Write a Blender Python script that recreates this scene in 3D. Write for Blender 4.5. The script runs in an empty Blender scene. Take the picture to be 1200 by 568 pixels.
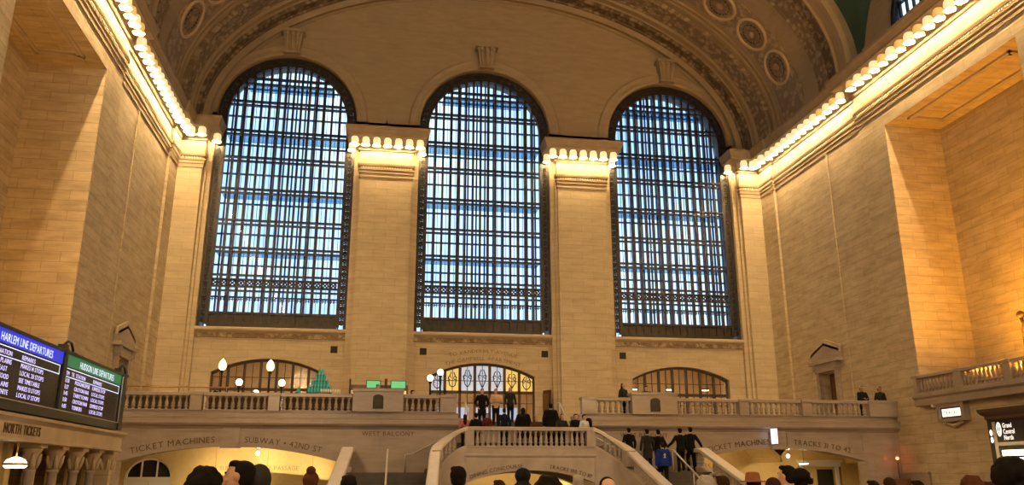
import bpy, bmesh, math, random
from mathutils import Vector, Matrix
random.seed(7)
PI = math.pi
sc = bpy.context.scene
COL = sc.collection

# ------------------------------------------------------------------ materials
M = {}
def newmat(name):
    m = bpy.data.materials.new(name); m.use_nodes = True
    nt = m.node_tree
    return m, nt, nt.nodes['Principled BSDF']
def plain(name, col, rough=.6, metal=0., emit=None, es=0., noise=0., nscale=6., spec=None):
    m, nt, b = newmat(name)
    b.inputs['Base Color'].default_value = (*col, 1)
    b.inputs['Roughness'].default_value = rough
    b.inputs['Metallic'].default_value = metal
    if spec is not None: b.inputs['Specular IOR Level'].default_value = spec
    if emit:
        b.inputs['Emission Color'].default_value = (*emit, 1)
        b.inputs['Emission Strength'].default_value = es
    if noise:
        tc = nt.nodes.new('ShaderNodeTexCoord'); n = nt.nodes.new('ShaderNodeTexNoise')
        n.inputs['Scale'].default_value = nscale; n.inputs['Detail'].default_value = 5
        nt.links.new(tc.outputs['Object'], n.inputs['Vector'])
        r = nt.nodes.new('ShaderNodeValToRGB')
        r.color_ramp.elements[0].position = .3; r.color_ramp.elements[1].position = .7
        r.color_ramp.elements[0].color = (*[c*(1-noise) for c in col], 1)
        r.color_ramp.elements[1].color = (*[min(1, c*(1+noise)) for c in col], 1)
        nt.links.new(n.outputs['Fac'], r.inputs['Fac'])
        nt.links.new(r.outputs['Color'], b.inputs['Base Color'])
    M[name] = m
    return m
def stone(name, c1, c2, mortar, bw, rh, ms, rough=.75, bump=.25, vein=.12):
    m, nt, b = newmat(name); N = nt.nodes; L = nt.links
    uv = N.new('ShaderNodeUVMap')
    br = N.new('ShaderNodeTexBrick')
    br.inputs['Scale'].default_value = 1
    br.inputs['Brick Width'].default_value = bw; br.inputs['Row Height'].default_value = rh
    br.inputs['Mortar Size'].default_value = ms; br.inputs['Mortar Smooth'].default_value = .3
    br.inputs['Color1'].default_value = (*c1, 1); br.inputs['Color2'].default_value = (*c2, 1)
    br.inputs['Mortar'].default_value = (*mortar, 1); br.inputs['Bias'].default_value = -.15
    L.new(uv.outputs['UV'], br.inputs['Vector'])
    n = N.new('ShaderNodeTexNoise'); n.inputs['Scale'].default_value = 1.3; n.inputs['Detail'].default_value = 8
    n.inputs['Roughness'].default_value = .65
    mp = N.new('ShaderNodeMapping'); mp.inputs['Scale'].default_value = (.6, 2.6, 1)
    L.new(uv.outputs['UV'], mp.inputs['Vector']); L.new(mp.outputs['Vector'], n.inputs['Vector'])
    r = N.new('ShaderNodeValToRGB')
    r.color_ramp.elements[0].position = .3; r.color_ramp.elements[1].position = .72
    r.color_ramp.elements[0].color = (1-vein*1.6, 1-vein*1.7, 1-vein*1.9, 1)
    r.color_ramp.elements[1].color = (1+vein*.4, 1+vein*.4, 1+vein*.4, 1)
    L.new(n.outputs['Fac'], r.inputs['Fac'])
    mx = N.new('ShaderNodeMix'); mx.data_type = 'RGBA'; mx.blend_type = 'MULTIPLY'; mx.inputs['Factor'].default_value = 1
    L.new(br.outputs['Color'], mx.inputs['A']); L.new(r.outputs['Color'], mx.inputs['B'])
    L.new(mx.outputs['Result'], b.inputs['Base Color'])
    b.inputs['Roughness'].default_value = rough
    bp = N.new('ShaderNodeBump'); bp.inputs['Strength'].default_value = bump; bp.inputs['Distance'].default_value = .03
    ad = N.new('ShaderNodeMath'); ad.operation = 'MULTIPLY_ADD'; ad.inputs[1].default_value = -1.2
    L.new(br.outputs['Fac'], ad.inputs[0]); L.new(n.outputs['Fac'], ad.inputs[2])
    L.new(ad.outputs['Value'], bp.inputs['Height']); L.new(bp.outputs['Normal'], b.inputs['Normal'])
    M[name] = m
    return m
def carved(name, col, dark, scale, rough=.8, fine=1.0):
    """relief-carved plaster: rolling scroll pattern, darker in the hollows"""
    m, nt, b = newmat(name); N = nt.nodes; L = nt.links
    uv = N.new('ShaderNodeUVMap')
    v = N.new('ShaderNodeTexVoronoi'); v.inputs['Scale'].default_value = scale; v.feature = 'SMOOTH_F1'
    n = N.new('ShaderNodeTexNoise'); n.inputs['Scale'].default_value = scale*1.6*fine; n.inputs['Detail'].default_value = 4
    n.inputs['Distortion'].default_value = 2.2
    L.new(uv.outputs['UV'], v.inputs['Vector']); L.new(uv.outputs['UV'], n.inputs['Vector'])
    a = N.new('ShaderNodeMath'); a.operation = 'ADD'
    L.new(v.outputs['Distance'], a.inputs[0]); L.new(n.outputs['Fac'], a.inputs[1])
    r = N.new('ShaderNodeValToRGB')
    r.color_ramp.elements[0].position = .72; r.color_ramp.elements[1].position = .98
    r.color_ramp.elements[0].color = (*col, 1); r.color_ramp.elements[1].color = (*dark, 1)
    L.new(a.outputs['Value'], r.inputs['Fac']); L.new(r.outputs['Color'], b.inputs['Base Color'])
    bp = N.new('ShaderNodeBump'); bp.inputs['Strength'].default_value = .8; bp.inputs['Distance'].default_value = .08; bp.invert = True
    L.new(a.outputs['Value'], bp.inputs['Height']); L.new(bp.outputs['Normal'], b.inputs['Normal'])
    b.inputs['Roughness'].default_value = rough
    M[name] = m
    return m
def glass(name, tint=(1, 1, 1), gloss=.08):
    m = bpy.data.materials.new(name); m.use_nodes = True
    nt = m.node_tree; N = nt.nodes; L = nt.links; N.clear()
    o = N.new('ShaderNodeOutputMaterial'); t = N.new('ShaderNodeBsdfTransparent'); g = N.new('ShaderNodeBsdfGlossy')
    t.inputs['Color'].default_value = (*tint, 1); g.inputs['Roughness'].default_value = .05
    mx = N.new('ShaderNodeMixShader'); mx.inputs['Fac'].default_value = gloss
    L.new(t.outputs[0], mx.inputs[1]); L.new(g.outputs[0], mx.inputs[2]); L.new(mx.outputs[0], o.inputs['Surface'])
    M[name] = m
    return m

LAMP = (1.0, .70, .33)
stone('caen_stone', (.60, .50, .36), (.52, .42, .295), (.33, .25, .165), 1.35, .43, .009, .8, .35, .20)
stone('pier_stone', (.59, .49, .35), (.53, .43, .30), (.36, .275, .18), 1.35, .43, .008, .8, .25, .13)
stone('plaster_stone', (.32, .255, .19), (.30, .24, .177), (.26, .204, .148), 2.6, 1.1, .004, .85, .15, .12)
stone('marble', (.38, .315, .285), (.35, .288, .258), (.27, .22, .195), 2.4, 1.3, .004, .22, .03, .14)
stone('floor_marble', (.24, .18, .14), (.21, .16, .12), (.2, .15, .1), 1.2, 1.2, .006, .2, .02, .1)
plain('trim_stone', (.50, .41, .29), .75, noise=.12, nscale=1.5)
plain('lit_rail_marble', (.56, .50, .46), .3, noise=.08, nscale=2.)  # stair marble made paler: light from above put into the top-rail colour
plain('stair_marble', (.40, .345, .32), .25, noise=.10, nscale=2.)
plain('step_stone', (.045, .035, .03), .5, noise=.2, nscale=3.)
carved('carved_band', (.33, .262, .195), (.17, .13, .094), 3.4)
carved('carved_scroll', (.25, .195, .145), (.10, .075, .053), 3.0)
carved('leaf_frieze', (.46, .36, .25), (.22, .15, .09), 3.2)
plain('rosette_stone', (.24, .185, .135), .8)
plain('rosette_ring', (.45, .36, .26), .8)
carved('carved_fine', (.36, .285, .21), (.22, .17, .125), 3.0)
plain('teal_sky', (.028, .066, .06), .9, noise=.25, nscale=.6)
plain('bronze_iron', (.035, .03, .028), .45, .6, noise=.3, nscale=4.)
plain('outer_iron', (.13, .15, .19), .5, .2)
plain('black_metal', (.018, .018, .02), .35, .4)
plain('dark_void', (.02, .017, .014), .8)
plain('grille_dark', (.03, .022, .016), .7)
plain('brass', (.55, .36, .14), .3, .9)
plain('steel_rail', (.62, .58, .52), .3, .6)
plain('letter_dark', (.10, .062, .036), .8)
plain('letter_light', (.28, .185, .10), .8)
plain('lamp_glass', (.85, .78, .6), .4, emit=(1.0, .78, .40), es=.75)
plain('cornice_stone', (.34, .265, .185), .8, noise=.12, nscale=1.5)
plain('lobby_fill_lamp', (.9, .8, .6), .4, emit=(1.0, .70, .36), es=170.)  # glow of the added, unseen lamps that brighten the lobbies
plain('lamp_bulb', (.9, .8, .6), .4, emit=(1.0, .66, .28), es=1120.)
plain('lamp_bulb_row', (.9, .8, .6), .4, emit=(1.0, .66, .28), es=620.)
plain('lamp_glass_warm', (.9, .7, .4), .4, emit=(1.0, .55, .14), es=.5)
plain('globe_glass', (.9, .85, .7), .4, emit=(1.0, .83, .55), es=4.)
plain('globe_white', (.9, .9, .85), .4, emit=(1.0, .9, .7), es=3.)
plain('tulip_glass', (.9, .8, .5), .4, emit=(1.0, .72, .28), es=3.2)
plain('down_lamp', (.9, .8, .6), .4, emit=(1.0, .72, .34), es=420.)
plain('chandelier_bulb', (.9, .8, .6), .4, emit=(1.0, .70, .34), es=230.)
plain('uplight_lens', (.9, .7, .4), .4, emit=(1.0, .42, .04), es=3700.)
plain('uplight_lens_dim', (.9, .7, .4), .4, emit=(1.0, .46, .08), es=900.)
plain('tube_lamp', (.9, .9, .8), .4, emit=(1.0, .84, .5), es=7.)
plain('red_lamp', (.8, .1, .05), .4, emit=(1.0, .10, .03), es=14.)
plain('screen_black', (.008, .007, .012), .25)
plain('screen_blue', (.02, .03, .5), .4, emit=(.015, .03, .62), es=.9)
plain('screen_green', (.01, .12, .05), .4, emit=(.012, .13, .05), es=.9)
plain('screen_text', (.6, .55, .8), .5, emit=(.55, .50, .95), es=1.1)
plain('screen_title', (.7, .75, .9), .5, emit=(.6, .75, 1.0), es=1.1)
plain('screen_white', (.9, .9, .95), .4, emit=(.85, .82, .95), es=1.0)
plain('sign_white', (.9, .9, .9), .4, emit=(1.0, .95, .85), es=1.1)
plain('board_housing', (.03, .035, .032), .4, .3)
plain('plaque_bronze', (.022, .018, .016), .45, .5)
plain('teal_bottle', (.04, .34, .30), .15, emit=(.05, .5, .42), es=.12)
plain('green_screen', (.1, .5, .2), .4, emit=(.15, .75, .35), es=.45)
plain('bar_wood', (.16, .07, .03), .4, noise=.2)
plain('bar_glow', (.8, .4, .15), .5, emit=(1., .5, .17), es=1.2)
plain('linen', (.8, .76, .7), .8)
plain('warm_paint', (.62, .47, .22), .7, noise=.05)
plain('room_paint', (.60, .45, .28), .8, noise=.08)
plain('cool_panel', (.5, .58, .75), .5, emit=(.45, .6, 1.0), es=.5)
plain('amber_glass', (.8, .6, .2), .4, emit=(1.0, .68, .2), es=.55)
plain('pale_glass', (.7, .78, .9), .4, emit=(.6, .75, 1.0), es=.45)
plain('dark_brown', (.07, .04, .022), .6)
plain('yellow_panel', (.75, .5, .06), .6, emit=(1., .6, .05), es=.25)
plain('gold_leaf', (.45, .3, .1), .5, .4)
glass('pane_glass', (.95, .98, 1.0), .015)
glass('outer_glass', (.9, .96, 1.0), .02)
glass('catwalk_glass', (.45, .58, .66), .08)

# ------------------------------------------------------------------ mesh builder
class MB:
    def __init__(s): s.v = []; s.f = []; s.sm = []
    def add(s, vs, fs, smooth=False):
        o = len(s.v); s.v += [tuple(p) for p in vs]
        s.f += [tuple(i+o for i in q) for q in fs]; s.sm += [smooth]*len(fs)
    def box(s, x0, y0, z0, x1, y1, z1):
        s.add([(x0,y0,z0),(x1,y0,z0),(x1,y1,z0),(x0,y1,z0),(x0,y0,z1),(x1,y0,z1),(x1,y1,z1),(x0,y1,z1)],
              [(0,3,2,1),(4,5,6,7),(0,1,5,4),(1,2,6,5),(2,3,7,6),(3,0,4,7)])
    def cham(s, x0, y0, z0, x1, y1, z1, c=.03):
        """box with its top edges chamfered"""
        s.add([(x0,y0,z0),(x1,y0,z0),(x1,y1,z0),(x0,y1,z0),(x0,y0,z1-c),(x1,y0,z1-c),(x1,y1,z1-c),(x0,y1,z1-c),
               (x0+c,y0+c,z1),(x1-c,y0+c,z1),(x1-c,y1-c,z1),(x0+c,y1-c,z1)],
              [(0,3,2,1),(0,1,5,4),(1,2,6,5),(2,3,7,6),(3,0,4,7),(4,5,9,8),(5,6,10,9),(6,7,11,10),(7,4,8,11),(8,9,10,11)])
    def quad(s, a, b, c, d): s.add([a,b,c,d], [(0,1,2,3)])
    def bar(s, p, q, w, h=None):
        """rectangular bar from p to q; w across, h the other way"""
        h = w if h is None else h
        p = Vector(p); q = Vector(q); d = (q-p).normalized()
        up = Vector((0,0,1)) if abs(d.z) < .9 else Vector((0,1,0))
        a = d.cross(up).normalized()*w/2; b = d.cross(a).normalized()*h/2
        s.add([p-a-b,p+a-b,p+a+b,p-a+b,q-a-b,q+a-b,q+a+b,q-a+b],
              [(0,1,2,3),(7,6,5,4),(0,4,5,1),(1,5,6,2),(2,6,7,3),(3,7,4,0)])
    def tube(s, pts, r, n=8, caps=True):
        pts = [Vector(p) for p in pts]; k = len(pts)
        rs = r if isinstance(r, (list, tuple)) else [r]*k
        vs = []; ref = None
        for i in range(k):
            d = (pts[min(i+1,k-1)]-pts[max(i-1,0)]).normalized()
            if ref is None or abs(ref.dot(d)) > .95: ref = Vector((0,0,1)) if abs(d.z) < .9 else Vector((1,0,0))
            a = d.cross(ref).normalized(); b = a.cross(d); ref = b
            for j in range(n):
                t = 2*PI*j/n; vs.append(pts[i]+(a*math.cos(t)+b*math.sin(t))*rs[i])
        fs = [(i*n+j, i*n+(j+1)%n, (i+1)*n+(j+1)%n, (i+1)*n+j) for i in range(k-1) for j in range(n)]
        if caps: fs += [tuple(range(n))[::-1], tuple(range((k-1)*n, k*n))]
        s.add(vs, fs, True)
    def lathe(s, prof, cx=0, cy=0, cz=0, n=12, sx=1, sy=1, caps=True):
        vs = []; k = len(prof)
        for r, z in prof:
            for j in range(n):
                t = 2*PI*j/n; vs.append((cx+r*sx*math.cos(t), cy+r*sy*math.sin(t), cz+z))
        fs = [(i*n+j, i*n+(j+1)%n, (i+1)*n+(j+1)%n, (i+1)*n+j) for i in range(k-1) for j in range(n)]
        if caps: fs += [tuple(range(n))[::-1], tuple(range((k-1)*n, k*n))]
        s.add(vs, fs, True)
    def loft(s, rings, n=16):
        """rings of (z, rx, ry, xo, yo)"""
        vs = []
        for z, rx, ry, xo, yo in rings:
            for j in range(n):
                t = 2*PI*j/n; vs.append((xo+rx*math.cos(t), yo+ry*math.sin(t), z))
        k = len(rings)
        fs = [(i*n+j, i*n+(j+1)%n, (i+1)*n+(j+1)%n, (i+1)*n+j) for i in range(k-1) for j in range(n)]
        fs += [tuple(range(n))[::-1], tuple(range((k-1)*n, k*n))]
        s.add(vs, fs, True)
    def ball(s, c, r, n=12, m=8):
        rx, ry, rz = r if isinstance(r, (tuple, list)) else (r, r, r)
        s.loft([(c[2]-rz*math.cos(PI*(i+.15)/(m+.3)), rx*math.sin(PI*(i+.15)/(m+.3)), ry*math.sin(PI*(i+.15)/(m+.3)), c[0], c[1]) for i in range(m+1)], n)
    def sweep(s, prof, path, side=1, caps=True):
        """profile of (offset, z) along a 2D path, mitred; side=1 offsets to the right of travel"""
        P = [Vector(p) for p in path]; k = len(P); m = len(prof)
        def nrm(a, b):
            d = (b-a).normalized(); return Vector((d.y, -d.x))*side
        vs = []
        for i in range(k):
            if i == 0: mi = nrm(P[0], P[1])
            elif i == k-1: mi = nrm(P[-2], P[-1])
            else:
                a = nrm(P[i-1], P[i]); b = nrm(P[i], P[i+1]); mi = (a+b)/(1+a.dot(b))
            for off, z in prof: vs.append((P[i].x+mi.x*off, P[i].y+mi.y*off, z))
        fs = [(i*m+j, i*m+j+1, (i+1)*m+j+1, (i+1)*m+j) for i in range(k-1) for j in range(m-1)]
        if caps: fs += [tuple(range(m)), tuple(range((k-1)*m, k*m))]
        s.add(vs, fs)
    def build(s, name, mat, parent=None, recalc=True, loc=None):
        me = bpy.data.meshes.new(name)
        me.from_pydata(s.v, [], s.f)
        me.polygons.foreach_set('use_smooth', s.sm)
        if recalc:
            bm = bmesh.new(); bm.from_mesh(me); bmesh.ops.recalc_face_normals(bm, faces=bm.faces); bm.to_mesh(me); bm.free()
        uvl = me.uv_layers.new(name='UVMap')
        co = me.vertices
        uvs = []
        for p in me.polygons:
            n = p.normal; ax, ay, az = abs(n.x), abs(n.y), abs(n.z)
            for vi in p.vertices:
                c = co[vi].co
                if az >= ax and az >= ay: uvs += (c.x, c.y)
                elif ax >= ay: uvs += (c.y, c.z)
                else: uvs += (c.x, c.z)
        uvl.data.foreach_set('uv', uvs)
        me.materials.append(M[mat] if isinstance(mat, str) else mat)
        o = bpy.data.objects.new(name, me); COL.objects.link(o)
        if parent: o.parent = parent
        if loc: o.location = loc
        return o
def tag(o, label, cat, group=None, kind=None):
    o['label'] = label; o['category'] = cat
    if group: o['group'] = group
    if kind: o['kind'] = kind
    return o
def thing(name, label, cat, loc=(0,0,0), rz=0, group=None, kind=None):
    o = bpy.data.objects.new(name, None); COL.objects.link(o)
    o.empty_display_size = .2
    o.location = loc; o.rotation_euler = (0, 0, rz)
    return tag(o, label, cat, group, kind)
def dup(root, loc, rz=None, label=None, group=None):
    r = root.copy(); COL.objects.link(r); r.location = loc
    if rz is not None: r.rotation_euler = (0, 0, rz)
    if label: r['label'] = label
    if group: r['group'] = group
    for ch in list(root.children):
        c = ch.copy(); COL.objects.link(c); c.parent = r
        for g in list(ch.children):
            d = g.copy(); COL.objects.link(d); d.parent = c
    return r
def struct(o, label, cat): return tag(o, label, cat, None, 'structure')

# ---- wall panel with arched openings, in (u, v, depth) mapped to 3D
def arc_at(op, u):
    u0, u1, vb, sp, rise = op
    if rise <= 0: return sp
    hw = (u1-u0)/2; c = (u0+u1)/2; R = (hw*hw+rise*rise)/(2*rise)
    return sp+rise-R+math.sqrt(max(0, R*R-(u-c)**2))
def panel(mb, u0, u1, v0, v1, ops, mp, depth=0, n=24, step=None):
    top = v1 if callable(v1) else (lambda u: v1)
    cuts = {u0, u1}
    for op in ops:
        for i in range(n+1):
            t = op[0]+(op[1]-op[0])*(.5-.5*math.cos(PI*i/n))
            if i in (0, n): t = op[0] if i == 0 else op[1]
            cuts.add(round(t, 6))
    if step:
        k = int((u1-u0)/step)
        for i in range(1, k): cuts.add(round(u0+(u1-u0)*i/k, 6))
    us = sorted(cuts)
    for a, b in zip(us[:-1], us[1:]):
        if b-a < 1e-6: continue
        m = (a+b)/2; op = next((o for o in ops if o[0] < m < o[1]), None)
        if op is None:
            mb.quad(mp(a,v0,0), mp(b,v0,0), mp(b,top(b),0), mp(a,top(a),0))
        else:
            za, zb = arc_at(op, a), arc_at(op, b)
            if op[2] > v0+1e-6:
                mb.quad(mp(a,v0,0), mp(b,v0,0), mp(b,op[2],0), mp(a,op[2],0))
                if depth: mb.quad(mp(a,op[2],0), mp(b,op[2],0), mp(b,op[2],depth), mp(a,op[2],depth))
            mb.quad(mp(a,za,0), mp(b,zb,0), mp(b,top(b),0), mp(a,top(a),0))
            if depth: mb.quad(mp(a,za,0), mp(b,zb,0), mp(b,zb,depth), mp(a,za,depth))
    if depth:
        for op in ops:
            for e in (op[0], op[1]):
                z = arc_at(op, e)
                mb.quad(mp(e,op[2],0), mp(e,z,0), mp(e,z,depth), mp(e,op[2],depth))

# ---- lettering
_glyph = {}
def glyph(ch):
    if ch in _glyph: return _glyph[ch]
    cu = bpy.data.curves.new('g', 'FONT'); cu.body = ch; cu.size = 1; cu.extrude = 0; cu.resolution_u = 3
    ob = bpy.data.objects.new('g', cu); COL.objects.link(ob)
    bpy.context.view_layer.update()
    dg = bpy.context.evaluated_depsgraph_get()
    me = bpy.data.meshes.new_from_object(ob.evaluated_get(dg))
    vs = [tuple(v.co) for v in me.vertices]; fs = [tuple(p.vertices) for p in me.polygons]
    bpy.data.objects.remove(ob); bpy.data.curves.remove(cu); bpy.data.meshes.remove(me)
    xs = [v[0] for v in vs] or [0]
    w = max(xs)-min(xs); x0 = min(xs)
    _glyph[ch] = ([(v[0]-x0, v[1]) for v in vs], fs, w)
    return _glyph[ch]
def text_width(t, size, gap=.12, space=.34, wide=1.):
    w = 0
    for c in t: w += (space if c == ' ' else glyph(c)[2]*wide+gap)*size
    return w-gap*size
def lettering(mb, t, size, at, gap=.12, space=.34, thick=.015, wide=1., serif=0.):
    """letters laid along a line; at(s, h) -> (point, normal offset dir) is given by at(s, h, d)"""
    s = 0; many = isinstance(mb, list); out = mb
    if many: out.append(MB()); mb = out[-1]
    for c in t:
        if c == ' ':
            s += space*size
            if many: out.append(MB()); mb = out[-1]
            continue
        vs, fs, w = glyph(c)
        base = s+w*wide*size/2
        def put(v, d): return at(base, (v[0]-w/2)*wide*size, v[1]*size, d)
        fr = [put(v, thick) for v in vs]; bk = [put(v, 0) for v in vs]
        n = len(vs)
        mb.add(fr+bk, [q for q in fs])
        # side walls on boundary edges
        cnt = {}
        for q in fs:
            for i in range(len(q)):
                e = (q[i], q[(i+1) % len(q)]); k = tuple(sorted(e)); cnt.setdefault(k, []).append(e)
        o = len(mb.v)-2*n
        for k, es in cnt.items():
            if len(es) == 1:
                a, b = es[0]; mb.f.append((o+a, o+b, o+n+b, o+n+a)); mb.sm.append(False)
        s += (w*wide+gap)*size
def words_of(L, name, mat):
    """an inscription is one thing, each of its words a part"""
    c = Vector(L[0].v[0]); T = bpy.data.objects.new(name, None); COL.objects.link(T); T.location = c; T.empty_display_size = .2
    for m in L:
        if not m.v: continue
        m.v = [tuple(Vector(v)-c) for v in m.v]; m.build('word_lettering', mat, T, recalc=False)
    return T
def text_on(name, mat, t, size, origin, ux, uz, un, parent=None, center=True, **k):
    """flat line of text; ux along, uz up, un out of the surface"""
    o = Vector(origin); ux = Vector(ux); uz = Vector(uz); un = Vector(un)
    kk = {a: b for a, b in k.items() if a in ('gap', 'space', 'wide')}
    off = -text_width(t, size, **kk)/2 if center else 0
    if parent:
        mb = MB()
        lettering(mb, t, size, lambda b, x, h, d: o+ux*(off+b+x)+uz*h+un*d, **k)
        return mb.build(name, mat, parent, recalc=False)
    L = []
    lettering(L, t, size, lambda b, x, h, d: o+ux*(off+b+x)+uz*h+un*d, **k)
    return words_of(L, name, mat)
def text_arc(mb, t, size, xc, y, zc, R, xmid, **k):
    """text standing on an arc of radius R about (xc, zc) in the plane y (facing -y), centred at x = xmid"""
    kk = {a: b for a, b in k.items() if a in ('gap', 'space', 'wide')}
    W = text_width(t, size, **kk); a0 = math.asin((xmid-xc)/R)
    def at(b, x, h, d):
        a = a0+(b-W/2)/R
        px = xc+(R+h)*math.sin(a)+x*math.cos(a); pz = zc+(R+h)*math.cos(a)-x*math.sin(a)
        return (px, y-d, pz)
    lettering(mb, t, size, at, **k)
# ------------------------------------------------------------------ the hall: dimensions
S = 12.306; WHW = 4.184; ZB = 10.08; ZSP = 23.0
XW = [-S, 0.0, S]
PW = 1.56; PD = .78
YEND = -86.0
VA = 17.75; VZ = 22.15; VB = 11.1
XP, XI, XC = 18.2, 18.45, 18.3          # pier face, set-back wall, corner pilaster
BAYS = [(-14.42-13.1*i, -23.12-13.1*i) for i in range(5)]
ZR = 18.42; ZRB = 5.0; RD = 3.05
FB = -12.3; ZBF = 4.05                  # balcony front and floor
def vz(x): return VZ+VB*math.sqrt(max(0, 1-(x/VA)**2))

# floor
mb = MB(); mb.quad((-22,6,0),(22,6,0),(22,YEND-1,0),(-22,YEND-1,0))
struct(mb.build('floor', 'floor_marble'), 'polished pinkish marble concourse floor under the crowd', 'floor')

# west wall ------------------------------------------------------------------
mb = MB()
# lunette above the cornice, cut by the three arched windows
fw = lambda u, v, d: (u, -.35+d, v)
ops = [(x-WHW, x+WHW, VZ, ZSP, WHW) for x in XW]
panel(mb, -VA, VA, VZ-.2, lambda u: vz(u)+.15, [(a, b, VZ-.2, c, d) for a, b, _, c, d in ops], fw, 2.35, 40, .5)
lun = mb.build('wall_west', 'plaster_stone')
struct(lun, 'tall west end wall carrying the three great arched windows', 'wall')
mb = MB()
for x in (-1.5*S, -.5*S, .5*S, 1.5*S):
    a, b = x-S/2+WHW, x+S/2-WHW
    a = max(a, -18.7); b = min(b, 18.7)
    if a > b: continue
    mb.box(a, -.35, 0, b, 2.0, ZSP)
    pa, pb = max(x-PW, -18.7), min(x+PW, 18.7)
    if x < -15: pa, pb = -18.7, -16.9
    if x > 15: pa, pb = 16.9, 18.7
    mb.box(pa, -PD, 0, pb, .1, 22.1)
    # slim moulded jamb strip beside each shaft
    for e, sg in ((pa, -1), (pb, 1)):
        if abs(e) < 17: mb.box(min(e, e+sg*.16), -.52, 4, max(e, e+sg*.16), 0, 22.)
mb.build('pier', 'pier_stone', lun)
# masonry under the windows with the three segmental doorways
mb = MB()
DHW, DSP, DRI = 3.12, 7.35, .78
fl = lambda u, v, d: (u, -.12+d, v)
for x in XW:
    panel(mb, x-WHW-.05, x+WHW+.05, 4.0, 9.3, [(x-DHW, x+DHW, 4.0, DSP, DRI)], fl, .7, 24)
mb.build('sill_wall', 'pier_stone', lun)
# sill courses
k = 0
for x in XW:
    mb = MB()
    mb.sweep([(0,9.2),(.05,9.2),(.05,9.27),(.10,9.3),(.10,9.55),(.16,9.6),(.30,9.66),(.34,9.72),(.34,9.82),(.30,9.86),(.1,9.9),(-2.2,9.95)],
             [(x-WHW-.0,-.12),(x+WHW+.0,-.12)], 1)
    o = mb.build('trim_%d' % (k+1), 'trim_stone'); k += 1
    struct(o, 'moulded stone sill running under the %s arched window' % ('southern', 'central', 'northern')[k-1], 'window sill')
    mb = MB()
    mb.sweep([(0,9.26),(.115,9.29),(.115,9.56),(0,9.6)], [(x-WHW,-.12),(x+WHW,-.12)], 1)
    mb.build('leaf_frieze', 'leaf_frieze', o)
# archivolts and keystones
for i, x in enumerate(XW):
    mb = MB(); n = 48
    prof = [(0,.0),(0,.10),(.10,.16),(.22,.10),(.5,.10),(.56,.17),(.66,.17),(.70,0)]   # (radial, proud)
    rows = []
    for j in range(n+1):
        t = PI*j/n
        rows.append([(x+(WHW+r)*math.cos(t), -.35-p, ZSP+(WHW+r)*math.sin(t)) for r, p in prof])
    m = len(prof); vs = [p for r in rows for p in r]
    mb.add(vs, [(j*m+q, j*m+q+1, (j+1)*m+q+1, (j+1)*m+q) for j in range(n) for q in range(m-1)], True)
    o = mb.build('trim_%d' % (k+1), 'plaster_stone'); k += 1
    struct(o, 'rounded stone archivolt framing the %s arched window' % ('southern', 'central', 'northern')[i], 'arch moulding')
    # scroll keystone
    t = thing('keystone', 'carved scroll keystone above the %s arched window' % ('southern', 'central', 'northern')[i], 'keystone', (x, -.35, 27.35), group='keystones over the arched windows')
    kb = MB(); kb.add([(-.42,0,0),(.42,0,0),(.42,-.42,0),(-.42,-.42,0),(-.58,0,1.2),(.58,0,1.2),(.58,-.62,1.2),(-.58,-.62,1.2)],
        [(0,1,2,3),(7,6,5,4),(0,4,5,1),(1,5,6,2),(2,6,7,3),(3,7,4,0)])
    kb.build('block', 'plaster_stone', t)
    kb = MB(); kb.cham(-.72,-.75,1.2,.72,0,1.36); kb.cham(-.66,-.68,1.36,.66,0,1.48); kb.build('cap', 'plaster_stone', t)
    kb = MB(); kb.cham(-.5,-.5,-.16,.5,0,0); kb.build('foot_moulding', 'plaster_stone', t)
    for xx in (-.3, 0, .3):
        kb = MB(); kb.tube([(xx*.85,-.42,.05),(xx,-.56,.5),(xx*1.1,-.64,1.1)], [.08,.1,.13], 8); kb.ball((xx*1.1,-.64,1.08), .16)
        kb.build('scroll', 'plaster_stone', t)

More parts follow.
